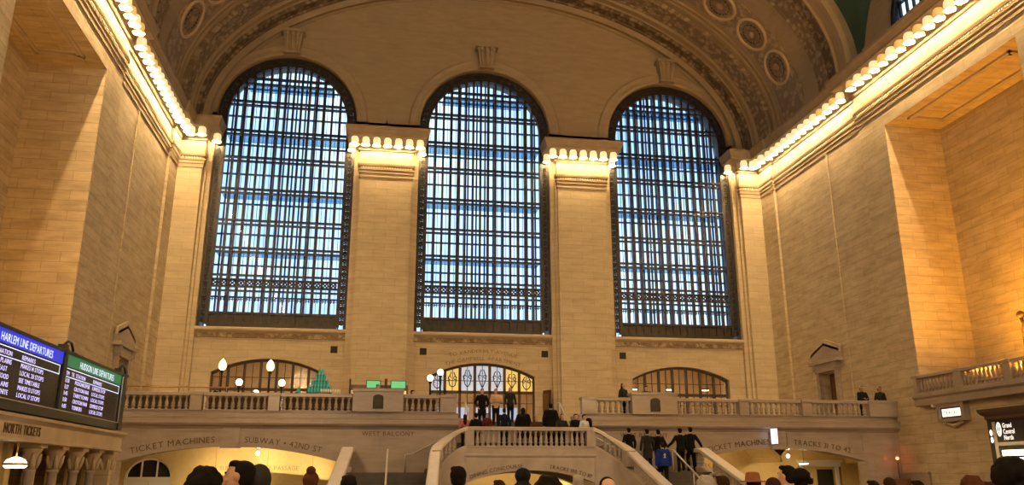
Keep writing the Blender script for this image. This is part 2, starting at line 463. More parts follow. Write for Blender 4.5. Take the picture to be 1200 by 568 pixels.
# side walls -------------------------------------------------------------------
def side_wall(s, name, label):
    mb = MB()
    # set-back panel and corner pilaster by the west wall
    mb.box(min(s*XC, s*19), -2.55, 0, max(s*XC, s*19), .2, 22.1)
    f = lambda u, v, d: (s*(XI+d), u, v)
    panel(mb, -12.35, -2.5, 0, 22.1, [(-7.35, -5.75, ZBF, 7.1, 0)], f, .8, 2)
    mb.box(min(s*(XI-.07), s*19), -8.72, ZBF, max(s*(XI-.07), s*19), -8.6, 19.2)      # upright joint bead
    o = mb.build(name, 'caen_stone'); struct(o, label, 'wall')
    # pier plane with the tall recesses
    mb = MB()
    f2 = lambda u, v, d: (s*(XP+d), u, v)
    panel(mb, YEND, -12.3, 0, 22.1, [(b, a, ZRB, ZR, 0) for a, b in BAYS], f2, RD, 2)
    mb.quad((s*XP,-12.3,0),(s*19,-12.3,0),(s*19,-12.3,22.1),(s*XP,-12.3,22.1))
    mb.build('pier_face', 'caen_stone', o)
    mb = MB()
    for a, b in BAYS:
        x1 = s*(XP+RD)
        mb.quad((x1,a,ZRB),(x1,b,ZRB),(x1,b,ZR),(x1,a,ZR))
    mb.build('recess_back', 'caen_stone', o)
    mb = MB()
    for a, b in BAYS:       # sunk panel in each soffit
        m = .55
        xa, xb = sorted((s*(XP+m), s*(XP+RD-m)))
        for q in range(2):
            g = q*.14
            mb.box(xa+g, b+1.0+g, ZR-.10-.0, xb-g, b+1.12+g, ZR+.02); mb.box(xa+g, a-1.12-g, ZR-.10, xb-g, a-1.0-g, ZR+.02)
            mb.box(xa+g, b+1.0+g, ZR-.10, xa+.12+g, a-1.0-g, ZR+.02); mb.box(xb-.12-g, b+1.0+g, ZR-.10, xb-g, a-1.0-g, ZR+.02)
    mb.build('soffit_panel', 'trim_stone', o)
    # lunette walls over the cornice
    mb = MB()
    for a, b in BAYS:
        c = (a+b)/2; hw = (a-b)/2
        f3 = lambda u, v, d: (s*(17.72+d), u, v)
        panel(mb, b-.3, a+.3, VZ, lambda u: VZ+.3+math.sqrt(max(0, (hw+.5)**2-(u-c)**2)), [(c-2.45, c+2.45, VZ, VZ+.75, 2.4)], f3, .7, 24)
    mb.build('lunette', 'plaster_stone', o)
    return o
wn = side_wall(1, 'wall_north', 'tall north side wall of tan stone blocks with deep recess')
ws = side_wall(-1, 'wall_south', 'tall south side wall of tan stone blocks behind the departure board')
# east end wall, behind the viewer
mb = MB()
fe = lambda u, v, d: (u, YEND-d, v)
panel(mb, -18.7, 18.7, 0, 34, [(x-WHW, x+WHW, ZB, ZSP, WHW) for x in XW], fe, 1, 24)
struct(mb.build('wall_east', 'caen_stone'), 'east end wall with three arched openings behind the viewer', 'wall')

# ceiling ------------------------------------------------------------------------
def vault(y0, y1, name, mat, label, bays=False):
    mb = MB(); nt = 72
    ys = [y0]
    while ys[-1] > y1+.01: ys.append(max(y1, ys[-1]-.36))
    vs = []
    for y in ys:
        for i in range(nt+1):
            t = PI*i/nt; x = VA*math.cos(t); z = VZ+VB*math.sin(t)
            if bays:
                for a, b in BAYS:
                    c = (a+b)/2; hw = (a-b)/2
                    if abs(y-c) < hw: z = max(z, VZ+math.sqrt(hw*hw-(y-c)**2))
            vs.append((x, y, z))
    n = nt+1
    mb.add(vs, [(j*n+i, j*n+i+1, (j+1)*n+i+1, (j+1)*n+i) for j in range(len(ys)-1) for i in range(nt)], True)
    o = mb.build(name, mat); struct(o, label, 'ceiling'); return o
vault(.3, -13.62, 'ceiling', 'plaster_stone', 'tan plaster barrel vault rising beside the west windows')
vault(-13.6, YEND-.2, 'ceiling.001', 'teal_sky', 'teal painted vault over the main concourse', True)
def rib(y0, y1, drop, mat, name, label, edge=.14):
    """a band standing proud of the vault, with rounded edges"""
    mb = MB(); nt = 72
    prof = [(y0, 0), (y0, -drop*.7), (y0-edge*.4, -drop*1.25), (y0-edge, -drop*1.25), (y0-edge*1.4, -drop),
            (y1+edge*1.4, -drop), (y1+edge, -drop*1.25), (y1+edge*.4, -drop*1.25), (y1, -drop*.7), (y1, 0)]
    vs = []
    for i in range(nt+1):
        t = PI*i/nt
        for y, d in prof: vs.append(((VA+d)*math.cos(t), y, VZ+(VB+d)*math.sin(t)))
    m = len(prof)
    mb.add(vs, [(i*m+q, i*m+q+1, (i+1)*m+q+1, (i+1)*m+q) for i in range(nt) for q in range(m-1)])
    # unrolled surface coordinates keep the carving even along the curve
    o = mb.build(name, mat)
    uv = o.data.uv_layers[0].data; acc = [0]
    for i in range(nt):
        a, b = Vector(vs[i*m]), Vector(vs[(i+1)*m]); acc.append(acc[-1]+(b-a).length)
    for p in o.data.polygons:
        for li in p.loop_indices:
            vi = o.data.loops[li].vertex_index
            uv[li].uv = (acc[vi//m], vs[vi][1])
    struct(o, label, 'vault rib'); return o
rib(-.35, -1.0, .75, 'plaster_stone', 'trim_7', 'plain inner edge of the vault against the west wall', .1)
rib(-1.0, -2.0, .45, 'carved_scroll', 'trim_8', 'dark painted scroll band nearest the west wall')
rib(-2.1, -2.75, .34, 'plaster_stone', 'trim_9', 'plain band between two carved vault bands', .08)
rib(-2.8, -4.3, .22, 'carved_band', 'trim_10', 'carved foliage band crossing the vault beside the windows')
rib(-4.7, -4.85, .10, 'plaster_stone', 'trim_11', 'thin line moulding on the vault beside the rosettes', .04)
rib(-5.15, -5.25, .08, 'plaster_stone', 'trim_12', 'second thin line moulding on the vault', .03)
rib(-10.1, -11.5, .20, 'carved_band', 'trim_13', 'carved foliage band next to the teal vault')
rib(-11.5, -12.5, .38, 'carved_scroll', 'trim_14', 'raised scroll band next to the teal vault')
rib(-12.55, -13.7, .55, 'plaster_stone', 'trim_15', 'plain outer edge of the tan vault against the teal', .12)

# vault rosettes in the medallion band
def rosette(t_ang, label):
    cx, cz = VA*math.cos(t_ang), VZ+VB*math.sin(t_ang)
    nx, nz = -math.cos(t_ang)/VA, -math.sin(t_ang)/VB
    l = math.hypot(nx, nz); N = Vector((nx/l, 0, nz/l)); U = Vector((0, -1, 0)); V = N.cross(U)
    T = thing('vault_rosette', label, 'rosette', (cx, -7.0, cz), group='rosettes on the vault')
    def P(r, a, d): return (U*math.cos(a)+V*math.sin(a))*r+N*d
    def ring(prof, n=40):
        mb = MB(); m = len(prof)
        vs = [P(r, 2*PI*j/n, d) for j in range(n) for r, d in prof]
        mb.add(vs, [(j*m+q, j*m+q+1, ((j+1) % n)*m+q+1, ((j+1) % n)*m+q) for j in range(n) for q in range(m-1)], True)
        return mb
    ring([(.94,.0),(.97,.14),(1.04,.18),(1.12,.14),(1.16,.04),(1.17,0)]).build('outer_ring', 'rosette_ring', T)
    mb = MB(); n = 40; vs = [P(.96, 2*PI*j/n, .03) for j in range(n)]; mb.add(vs, [tuple(range(n))]); mb.build('grille', 'dark_void', T)
    for j in range(16):
        a = 2*PI*j/16; mb = MB()
        mb.tube([P(.30, a, .1), P(.6, a, .16), P(.80, a, .12), P(.92, a, .06)], [.014, .024, .036, .018], 6)
        mb.build('petal', 'rosette_stone', T)
    mb = MB(); mb.tube([P(0,0,.05), P(0,0,.16), P(0,0,.24), P(0,0,.27)], [.26,.24,.14,.04], 16); mb.build('boss', 'rosette_stone', T)
    ring([(.62,.05),(.62,.1),(.66,.1),(.66,.05)]).build('inner_ring', 'bronze_iron', T)
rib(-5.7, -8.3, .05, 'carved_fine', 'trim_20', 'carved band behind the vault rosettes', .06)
angs = [math.acos(16.95/VA), math.acos(15.5/VA), math.acos(13.55/VA), math.acos(11.2/VA)]
for i, a in enumerate(angs):
    rosette(a, ['dark petalled rosette on the north vault, lowest above the cornice', 'dark petalled rosette on the north vault, second above the cornice',
                'dark petalled rosette on the north vault, third above the cornice', 'dark petalled rosette on the north vault, highest of its row'][i])
for i, a in enumerate(angs[:2]):
    rosette(PI-a, ['dark petalled rosette low on the south vault above the cornice', 'dark petalled rosette on the south vault, second above the cornice'][i])

# cornice -------------------------------------------------------------------------
CP = [(0,19.2),(.05,19.2),(.05,19.42),(.09,19.46),(.09,19.62),(.13,19.66),(.13,19.74),(.05,19.76),(.05,19.86),(.14,19.9),(.17,20.02),(.17,20.1),(.06,20.14),
      (.06,20.86),(.14,20.9),(.2,20.98),(.2,21.06),(.24,21.1),(.24,21.58),(.86,21.6),(.86,21.72),(.90,21.78),(.96,21.98),(1.0,22.05),(1.0,22.2),(-.3,22.22)]
NP = [(16.9,0),(16.9,-PD),(XC,-PD),(XC,-2.55),(XI,-2.55),(XI,-12.3),(XP,-12.3),(XP,YEND)]
def cornice(path, side, name, label):
    mb = MB(); mb.sweep(CP, path, side)
    o = mb.build(name, 'cornice_stone'); struct(o, label, 'cornice')
    # dentil course under the frieze
    db = MB(); P = [Vector(p) for p in path]
    for a, b in zip(P[:-1], P[1:]):
        d = (b-a); L = d.length
        if L < 1: continue
        d.normalize(); n = Vector((d.y, -d.x))*side
        kk = int(min(L, 26)/.16)
        for i in range(kk):
            c = a+d*(.12+i*.16); e = c+d*.09
            db.bar((c.x+n.x*.07, c.y+n.y*.07, 19.80), (e.x+n.x*.07, e.y+n.y*.07, 19.80), .14, .1)
    db.build('dentil_course', 'trim_stone', o)
    return o
cornice(NP, 1, 'trim_16', 'lamp-lit cornice along the top of the north wall')
cornice([(-x, y) for x, y in NP], -1, 'trim_17', 'lamp-lit cornice along the top of the south wall')
for i, x in enumerate((-S/2, S/2)):
    cornice([(x-PW,0),(x-PW,-PD),(x+PW,-PD),(x+PW,0)], 1, 'trim_%d' % (18+i), 'capital of the %s window pier with lamps under it' % ('southern', 'northern')[i])

# cornice lamps: frosted leaf-shaped cups under the corona
def lamp_proto(mat):
    T = thing('cornice_lamp', 'x', 'lamp')
    mb = MB()
    # five-lobed cup opening downwards, faces -y
    n = 20; vs = []; prof = [(.08,.49),(.18,.46),(.215,.36),(.22,.22),(.205,.12),(.235,.03),(.26,-.03)]
    for r, z in prof:
        for j in range(n):
            t = 2*PI*j/n; rr = r*(1+.10*math.cos(5*t)*(1 if z < .3 else .4)); vs.append((rr*math.cos(t), rr*math.sin(t), z))
    k = len(prof)
    mb.add(vs, [(i*n+j, i*n+(j+1)%n, (i+1)*n+(j+1)%n, (i+1)*n+j) for i in range(k-1) for j in range(n)]+[tuple(range(n))[::-1]], True)
    mb.build('shade', mat, T)
    mb = MB(); mb.lathe([(.06,.45),(.10,.47),(.10,.52),(.05,.54)], n=12); mb.build('socket', 'brass', T)
    mb = MB(); mb.lathe([(.01,-.005),(.05,.02),(.06,.07),(.04,.14),(.02,.16)], n=10); mb.build('bulb', 'lamp_bulb', T)
    return T
LP = [lamp_proto('lamp_glass'), lamp_proto('lamp_glass_warm')]
first = [True, True]
ORD = 'first second third fourth fifth sixth seventh eighth ninth tenth eleventh twelfth thirteenth fourteenth fifteenth sixteenth seventeenth eighteenth nineteenth twentieth'.split()
def ordw(n):
    if n < 20: return ORD[n]
    if n < 29: return 'twenty-'+ORD[n-20]
    if n == 29: return 'thirtieth'
    return 'thirty-'+ORD[n-30]
def lamp(x, y, kind, label, group):
    if first[kind]:
        first[kind] = False; T = LP[kind]; T.location = (x, y, 21.07); T['label'] = label; T['group'] = group
    else: T = dup(LP[kind], (x, y, 21.07), None, label, group)
LO = .60
for i, x in enumerate((-S/2, S/2)):
    side = ('southern', 'northern')[i]
    for j in range(7):
        lamp(x+(j-3)*.66, -PD-LO, 0, 'glowing leaf lamp on the %s window pier, %s from its south end' % (side, ordw(j)), 'lamps on the window pier capitals')
    for e, w in ((-1, 'south'), (1, 'north')):
        lamp(x+e*(PW+LO), -.36, 0, 'glowing leaf lamp on the %s side of the %s window pier capital' % (w, side), 'lamps on the window pier capitals')
for s, w in ((1, 'north'), (-1, 'south')):
    for j, (lx, ly) in enumerate([(16.9-LO, -.45), (17.0, -PD-LO), (17.62, -PD-LO)]):
        lamp(s*lx, ly, 0, 'glowing leaf lamp on the %s corner pilaster, %s from the window' % (w, ordw(j)), 'lamps on the corner pilasters')
    y = -1.75; n = 0
    while y > -24.5:
        face = XC if y > -2.5 else (XI if y > -12.2 else XP)
        kind = 1 if (n % 2 and y < -9) else 0
        lamp(s*(face-LO), y, kind, 'glowing leaf lamp under the %s cornice, %s out from the corner' % (w, ordw(n)), 'lamps along the %s cornice' % w)
        n += 1; y -= .70
        if -12.9 < y < -12.15: y = -12.95
# the run of the same lamps out of view, further along the hall
mb = MB()
for s in (1, -1):
    y = -25.2
    while y > YEND+1:
        mb.lathe([(.01,-.005),(.05,.02),(.06,.07),(.04,.14),(.02,.16)], s*(XP-LO), y, 21.07, 8); y -= .70
x = -17
while x < 17.2:
    mb.lathe([(.01,-.005),(.05,.02),(.06,.07),(.04,.14),(.02,.16)], x, YEND+LO+.1, 21.07, 8); x += .8
tag(mb.build('cornice_lamp_row', 'lamp_bulb_row'), 'long row of glowing leaf lamps further along the hall cornice', 'lamps', None, 'stuff')

# globe chandeliers hanging in the bays nearer the viewer (outside the frame, they light the hall)
for s, w in ((1, 'north'), (-1, 'south')):
    for bi in (2, 3, 4):
        a, b = BAYS[bi]; c = (a+b)/2
        T = thing('chandelier', 'ball-shaped chandelier hanging before the %s wall, bay %s from the west' % (w, ordw(bi)), 'chandelier', (s*14.4, c, 12.0), group='chandeliers along the side walls')
        mb = MB(); mb.ball((0,0,0), .75, 24, 16); mb.build('body', 'brass', T)
        mb = MB(); mb.tube([(0,0,.7),(0,0,4.0)], .05, 8); mb.tube([(0,0,4.0),(s*3.8,0,4.0)], .06, 8); mb.build('stem', 'brass', T)
        mb = MB()
        for j in range(4):
            for k in range(10):
                t = 2*PI*k/10; p = PI*(.25+.17*j); mb.ball((.84*math.sin(p)*math.cos(t), .84*math.sin(p)*math.sin(t), .84*math.cos(p)), .10, 8, 6)
        mb.build('bulbs', 'chandelier_bulb', T)
# ------------------------------------------------------------------ great arched windows
ZT = [12.19, 12.86, 14.51, 16.22, 18.19, 20.23, 21.98, 23.94, 25.46]
def archtop(dx, r): return ZSP+math.sqrt(max(0, r*r-dx*dx))
def great_window(idx, xc, label):
    W = thing('window_%d' % idx, label, 'window', (xc, 0, ZB), kind='structure')
    def bld(mb, name, mat):
        mb.v = [(a, b, c-ZB) for a, b, c in mb.v]; return mb.build(name, mat, W)
    R0, R1 = WHW, WHW-.56
    # dark frame: outer and inner bars all round
    mb = MB(); n = 48
    def frame(ro, ri, y0, y1, zb):
        pts_o = [(-ro, zb)]+[(ro*math.cos(PI-PI*j/n), ZSP+ro*math.sin(PI-PI*j/n)) for j in range(n+1)]+[(ro, zb)]
        pts_i = [(-ri, zb)]+[(ri*math.cos(PI-PI*j/n), ZSP+ri*math.sin(PI-PI*j/n)) for j in range(n+1)]+[(ri, zb)]
        m = len(pts_o); vs = []
        for (a, b), (c, d) in zip(pts_o, pts_i): vs += [(a,y0,b),(c,y0,d),(c,y1,d),(a,y1,b)]
        mb.add(vs, [(i*4+q, i*4+(q+1)%4, (i+1)*4+(q+1)%4, (i+1)*4+q) for i in range(m-1) for q in range(4)])
    frame(R0+.03, R0-.17, -.05, .22, ZB-.2); frame(R1+.15, R1-.05, -.08, .22, ZB)
    bld(mb, 'frame', 'bronze_iron')
    # pierced border between them
    mb = MB(); rm = (R0+R1)/2; L = []
    z = ZB+.25
    while z < ZSP: L.append((-rm, z, 0)); L.append((rm, z, 0)); z += .42
    k = int(PI*rm/.42)
    for j in range(k+1): t = PI*j/k; L.append((rm*math.cos(t), ZSP+rm*math.sin(t), t))
    for a, b, t in L:
        ca, sa = (math.cos(t), math.sin(t))
        def q(u, v): return (a+ca*u-sa*v, .06, b+sa*u+ca*v)
        mb.bar(q(-.24,-.2), q(.24,.2), .13, .06); mb.bar(q(-.24,.2), q(.24,-.2), .13, .06)
        ring = [q(.12*math.cos(2*PI*i/8), .12*math.sin(2*PI*i/8)) for i in range(9)]
        mb.tube(ring, .06, 5, False)
        mb.bar(q(-.26,.21), q(.26,.21), .14, .06)
    bld(mb, 'pierced_border', 'bronze_iron')
    # upright bars
    mb = MB(); pitch = 2*(R1-.03)/15
    for i in range(1, 15):
        dx = -(R1-.03)+pitch*i
        zt = archtop(dx, R1)
        mb.box(dx-.062, -.02, ZB, dx+.062, .24, zt)
    bld(mb, 'mullions', 'bronze_iron')
    # crossbars, each a close pair
    mb = MB()
    for z in ZT:
        hx = R1 if z < ZSP else math.sqrt(max(.1, R1*R1-(z-ZSP)**2))
        g = .13 if z < 25 else .2
        mb.box(-hx, -.04, z-g-.045, hx, .2, z-g+.045); mb.box(-hx, -.04, z+g-.05, hx, .2, z+g+.05)
    bld(mb, 'crossbars', 'bronze_iron')
    # ornamental iron band above the lowest row
    mb = MB()
    x = -R1+pitch/2
    for i in range(15):
        c = (x, .05, 12.52)
        mb.tube([(c[0]+.17*math.cos(2*PI*j/10), .05, c[2]+.17*math.sin(2*PI*j/10)) for j in range(11)], .045, 5, False)
        mb.bar((x-.22,.05,12.3), (x+.22,.05,12.74), .07); mb.bar((x-.22,.05,12.74), (x+.22,.05,12.3), .07)
        mb.box(x-.03,.0,12.9,x+.03,.1,13.6) if False else None
        # slim waist ornament half way up each light of the lowest row
        mb.tube([(x-.1,.06,11.45),(x-.05,.06,11.55),(x-.1,.06,11.65)], .03, 5); mb.tube([(x+.1,.06,11.45),(x+.05,.06,11.55),(x+.1,.06,11.65)], .03, 5)
        mb.bar((x-pitch/2,.06,11.55),(x+pitch/2,.06,11.55),.05,.04)
        x += pitch
    bld(mb, 'ornament_band', 'bronze_iron')
    # solid ribbed apron at the foot
    mb = MB(); mb.box(-R1, .04, ZB-.15, R1, .16, 10.78)
    for i in range(16):
        dx = -(R1-.03)+pitch*i; mb.box(dx-.05, -.04, ZB-.15, dx+.05, .1, 10.8)
    mb.box(-R1, -.06, ZB-.15, R1, .1, ZB+.05); mb.box(-R1, -.06, 10.66, R1, .1, 10.8)
    bld(mb, 'apron', 'bronze_iron')
    # inner glazing
    mb = MB(); vs = [(-R1,.12,10.6)]+[(R1*math.cos(PI-PI*j/n), .12, ZSP+R1*math.sin(PI-PI*j/n)) for j in range(n+1)]+[(R1,.12,10.6)]
    mb.add(vs, [tuple(range(len(vs)))]); bld(mb, 'glazing', 'pane_glass')
    # catwalks between the two skins
    mb = MB()
    for z in ZT[2::2]+[25.46]:
        hx = R1 if z < ZSP else math.sqrt(max(.1, R1*R1-(z-ZSP)**2))
        mb.box(-hx, .3, z-.04, hx, 1.6, z+.04)
    bld(mb, 'glass_catwalk', 'catwalk_glass')
    # outer skin
    mb = MB(); yo = 1.75; k = 15
    for i in range(0, k+1):
        dx = -WHW+2*WHW*i/k; zt = archtop(dx, WHW); mb.box(dx-.05, yo, ZB, dx+.05, yo+.14, zt)
        if i < k:
            d2 = dx+WHW/k; mb.box(d2-.014, yo+.03, ZB, d2+.014, yo+.1, archtop(d2, WHW))
    z = ZB
    q = 0
    while z < ZSP+WHW-.2:
        hx = WHW if z < ZSP else math.sqrt(max(.1, WHW*WHW-(z-ZSP)**2))
        t = .05 if q % 2 == 0 else .0
        if t: mb.box(-hx, yo, z-t, hx, yo+.12, z+t)
        z += .98; q += 1
    bld(mb, 'outer_grid', 'outer_iron')
    mb = MB(); vs = [(-WHW,1.86,ZB-.1)]+[(WHW*math.cos(PI-PI*j/n), 1.86, ZSP+WHW*math.sin(PI-PI*j/n)) for j in range(n+1)]+[(WHW,1.86,ZB-.1)]
    mb.add(vs, [tuple(range(len(vs)))]); bld(mb, 'outer_glazing', 'outer_glass')
    return W
great_window(1, -S, 'southern great arched window with dark iron grid and blue daylight')
great_window(2, 0, 'central great arched window with dark iron grid and blue daylight')
great_window(3, S, 'northern great arched window with dark iron grid and blue daylight')

# half-round clerestory windows over the side recesses (only those near the frame are detailed)
wi = 4
for s in (1, -1):
    for bi, (a, b) in enumerate(BAYS):
        c = (a+b)/2; hw = 2.45
        W = thing('window_%d' % wi, 'half-round clerestory window above the %s cornice, bay %s from the west wall' % ('north' if s > 0 else 'south', ordw(bi)), 'window', (s*18.2, c, VZ), kind='structure'); wi += 1
        mb = MB(); n = 20
        def top(u): return .75+2.4*math.sqrt(max(0, 1-(u/hw)**2))
        pts = [(-hw, 0)]+[(hw*math.cos(PI-PI*j/n), .75+2.4*math.sin(PI*j/n)) for j in range(n+1)]+[(hw, 0)]
        for (u0, z0), (u1, z1) in zip(pts[:-1], pts[1:]): mb.bar((-.1*s,u0*.96,z0), (-.1*s,u1*.96,z1), .34, .3)
        mb.build('frame', 'bronze_iron', W)
        mb = MB()
        for i in range(1, 10):
            u = -hw+2*hw*i/10; mb.box(-.06, u-.05, 0, .06, u+.05, top(u))
        mb.box(-.06, -hw, 1.6, .06, hw, 1.7)
        mb.build('bars', 'bronze_iron', W)
        mb = MB(); mb.add([(.02,u,z) for u, z in pts], [tuple(range(len(pts)))]); mb.build('glazing', 'outer_glass', W)

# east windows, behind the viewer
for i, x in enumerate(XW):
    W = thing('window_%d' % wi, 'arched window in the east end wall, %s from the south' % ordw(i), 'window', (x, YEND-.5, ZB), kind='structure'); wi += 1
    mb = MB()
    for j in range(16):
        dx = -WHW+2*WHW*j/15; mb.box(dx-.07, -.1, 0, dx+.07, .1, archtop(dx, WHW)-ZB)
    for z in ZT: mb.box(-WHW, -.1, z-ZB-.12, WHW, .1, z-ZB+.12)
    mb.build('grid', 'bronze_iron', W)
    mb = MB(); n = 24; vs = [(-WHW,0,0)]+[(WHW*math.cos(PI-PI*j/n), 0, ZSP-ZB+WHW*math.sin(PI-PI*j/n)) for j in range(n+1)]+[(WHW,0,0)]
    mb.add(vs, [tuple(range(len(vs)))]); mb.build('glazing', 'outer_glass', W)

# ------------------------------------------------------------------ glazed doorways on the balcony level
def doorway(idx, xc, label, style):
    D = thing('door_%d' % idx, label, 'doorway', (xc, .25, ZBF), kind='structure')
    R = (DHW*DHW+DRI*DRI)/(2*DRI); zc = DSP+DRI-R
    def top(u): return zc+math.sqrt(R*R-u*u)-ZBF
    mb = MB(); n = 24
    for j in range(n):
        u0, u1 = -DHW+2*DHW*j/n, -DHW+2*DHW*(j+1)/n
        mb.bar((u0,0,top(u0)-.06), (u1,0,top(u1)-.06), .18, .14)
    for e in (-DHW, DHW): mb.box(e-.08, -.09, 0, e+.08, .09, top(e))
    for i in range(1, 7):
        u = -DHW+2*DHW*i/7; mb.box(u-.07, -.08, 0, u+.07, .08, top(u))
    mb.box(-DHW, -.08, 2.3, DHW, .08, 2.46)
    mb.build('frame', 'dark_brown', D)
    mb = MB()
    for i in range(7):
        u = -DHW+2*DHW*(i+.5)/7; mb.box(u-.018, -.03, 0, u+.018, .03, top(u))
    for z in (1.75, 3.05): mb.box(-DHW, -.03, z-.018, DHW, .03, z+.018)
    mb.build('glazing_bars', 'dark_brown', D)
    if style == 'scroll':
        # wrought scrolls and amber / pale leaded lights in the upper row
        for i in range(7):
            u = -DHW+2*DHW*(i+.5)/7; w = DHW/7-.09
            mb = MB(); mb.quad((u-w,.04,2.48),(u+w,.04,2.48),(u+w,.04,top(u+w)-.1),(u-w,.04,top(u-w)-.1))
            mb.build('leaded_light', 'pale_glass' if i in (0,2,3,4) else 'amber_glass', D)
            mb = MB()
            h = top(u)-2.5; zz = 2.5+h*.45
            for sg in (-1, 1):
                pts = [(u+sg*(.02+.26*abs(math.sin(a*.55)))*(1-a*.07), -.02, zz-.45+a*.18+.08*math.cos(a*2+i)) for a in range(6)]
                mb.tube(pts, .03, 5)
                mb.tube([(u+sg*.16+.09*math.cos(t), -.02, zz+.1+.1*math.sin(t)) for t in [j*PI/5 for j in range(9)]], .025, 5)
            mb.build('iron_scroll', 'black_metal', D)
    else:
        mb = MB(); vs = [(-DHW,.02,0)]+[(-DHW+2*DHW*j/20, .02, top(-DHW+2*DHW*j/20)-.05) for j in range(21)]+[(DHW,.02,0)]
        mb.add(vs, [tuple(range(len(vs)))]); mb.build('glazing', 'pane_glass', D)
    return D
doorway(1, -S, 'arched glazed doorway behind the bar under the southern window', 'plain')
doorway(2, 0, 'arched glazed doorway with iron scrolls under the central window', 'scroll')
doorway(3, S, 'arched glazed doorway with tan panes under the northern window', 'plain')
# rooms beyond the doorways
for i, x in enumerate(XW):
    mb = MB(); y0, y1 = .55, 5.5; x0, x1 = x-4.2, x+4.2
    mb.quad((x0,y1,4),(x1,y1,4),(x1,y1,8.8),(x0,y1,8.8)); mb.quad((x0,y0,4),(x0,y1,4),(x0,y1,8.8),(x0,y0,8.8))
    mb.quad((x1,y0,4),(x1,y1,4),(x1,y1,8.8),(x1,y0,8.8)); mb.quad((x0,y0,8.8),(x1,y0,8.8),(x1,y1,8.8),(x0,y1,8.8)); mb.quad((x0,y0,4),(x1,y0,4),(x1,y1,4),(x0,y1,4))
    o = mb.build('wall_vestibule' if i == 0 else 'wall_vestibule.%03d' % i, 'room_paint')
    struct(o, 'tan lobby walls seen through the %s doorway' % ('southern', 'central', 'northern')[i], 'wall')
    if i < 2:
        mb = MB()
        for j in range(4):
            u = x-3+j*1.6
            mb.box(u, 5.36, 5.3 if i == 0 else 5.2, u+1.2, 5.44, 6.35 if i == 0 else 5.95)
        mb.build('shop_panel', 'cool_panel', o)
    w = ('southern', 'central', 'northern')[i]
    for j in range(3):
        u = x-2.4+j*2.4
        L = thing('lobby_fill', 'added unseen fill lamp inside the lobby behind the %s doorway, %s from the south' % (w, ordw(j)), 'ceiling light', (u, 1.0, 8.62), group='added lobby fill lamps')  # added out of sight above the arch to brighten the lobby
        b = MB(); b.cham(-.3,-.12,.05,.3,.12,.15); b.build('housing', 'black_metal', L)
        b = MB(); b.box(-.25,-.09,0,.25,.09,.05); b.build('tube', 'lobby_fill_lamp', L)
        if i == 2:
            L = thing('hanging_light', 'slim lit fixture hanging behind the northern doorway, %s from the south' % ordw(j), 'ceiling light', (u, 2.0, 6.95), group='hanging lights behind the northern doorway')
            b = MB(); b.cham(-.24,-.08,0,.24,.08,.08); b.build('housing', 'black_metal', L)
            b = MB(); b.box(-.2,-.06,-.05,.2,.06,0); b.build('tube', 'tube_lamp', L)
            b = MB(); b.tube([(-.18,0,.08),(-.18,0,1.84)], .012, 6); b.tube([(.18,0,.08),(.18,0,1.84)], .012, 6); b.build('hanger', 'black_metal', L)

# small dark square vents beside the doorways
for x in (-8.72, -3.58, 3.74, 8.62):
    V = thing('wall_vent', 'small dark square vent beside the %s doorway on the west wall' % {-8.72: 'southern', -3.58: 'central, south of the', 3.74: 'central, north of the', 8.62: 'northern'}[x], 'vent', (x, -.12, 8.55), group='square vents on the west wall')
    b = MB(); b.box(-.2,-.03,-.02,.2,.0,.38); b.build('frame', 'grille_dark', V)
    b = MB()
    for j in range(5): b.box(-.17,-.05,.02+j*.07,.17,-.02,.05+j*.07)
    b.build('slats', 'dark_void', V)
for o in COL.objects:
    if o.name.startswith('wall_vent') and o.get('label'):
        o['label'] = o['label'].replace('central, south of the doorway', 'central doorway, on its south side').replace('central, north of the doorway', 'central doorway, on its north side')

# carved inscription over the central doorway
mb = []; R = (DHW*DHW+DRI*DRI)/(2*DRI); zc = DSP+DRI-R
text_arc(mb, 'THE CAMPBELL APARTMENT', .30, 0, -.13, zc, R+.16, 0, gap=.13, wide=1.12)
text_arc(mb, 'TO VANDERBILT AVENUE', .30, 0, -.13, zc, R+.60, 0, gap=.13, wide=1.12)
tag(words_of(mb, 'inscription', 'letter_light'), 'carved two-line inscription arching over the central balcony doorway', 'inscription')

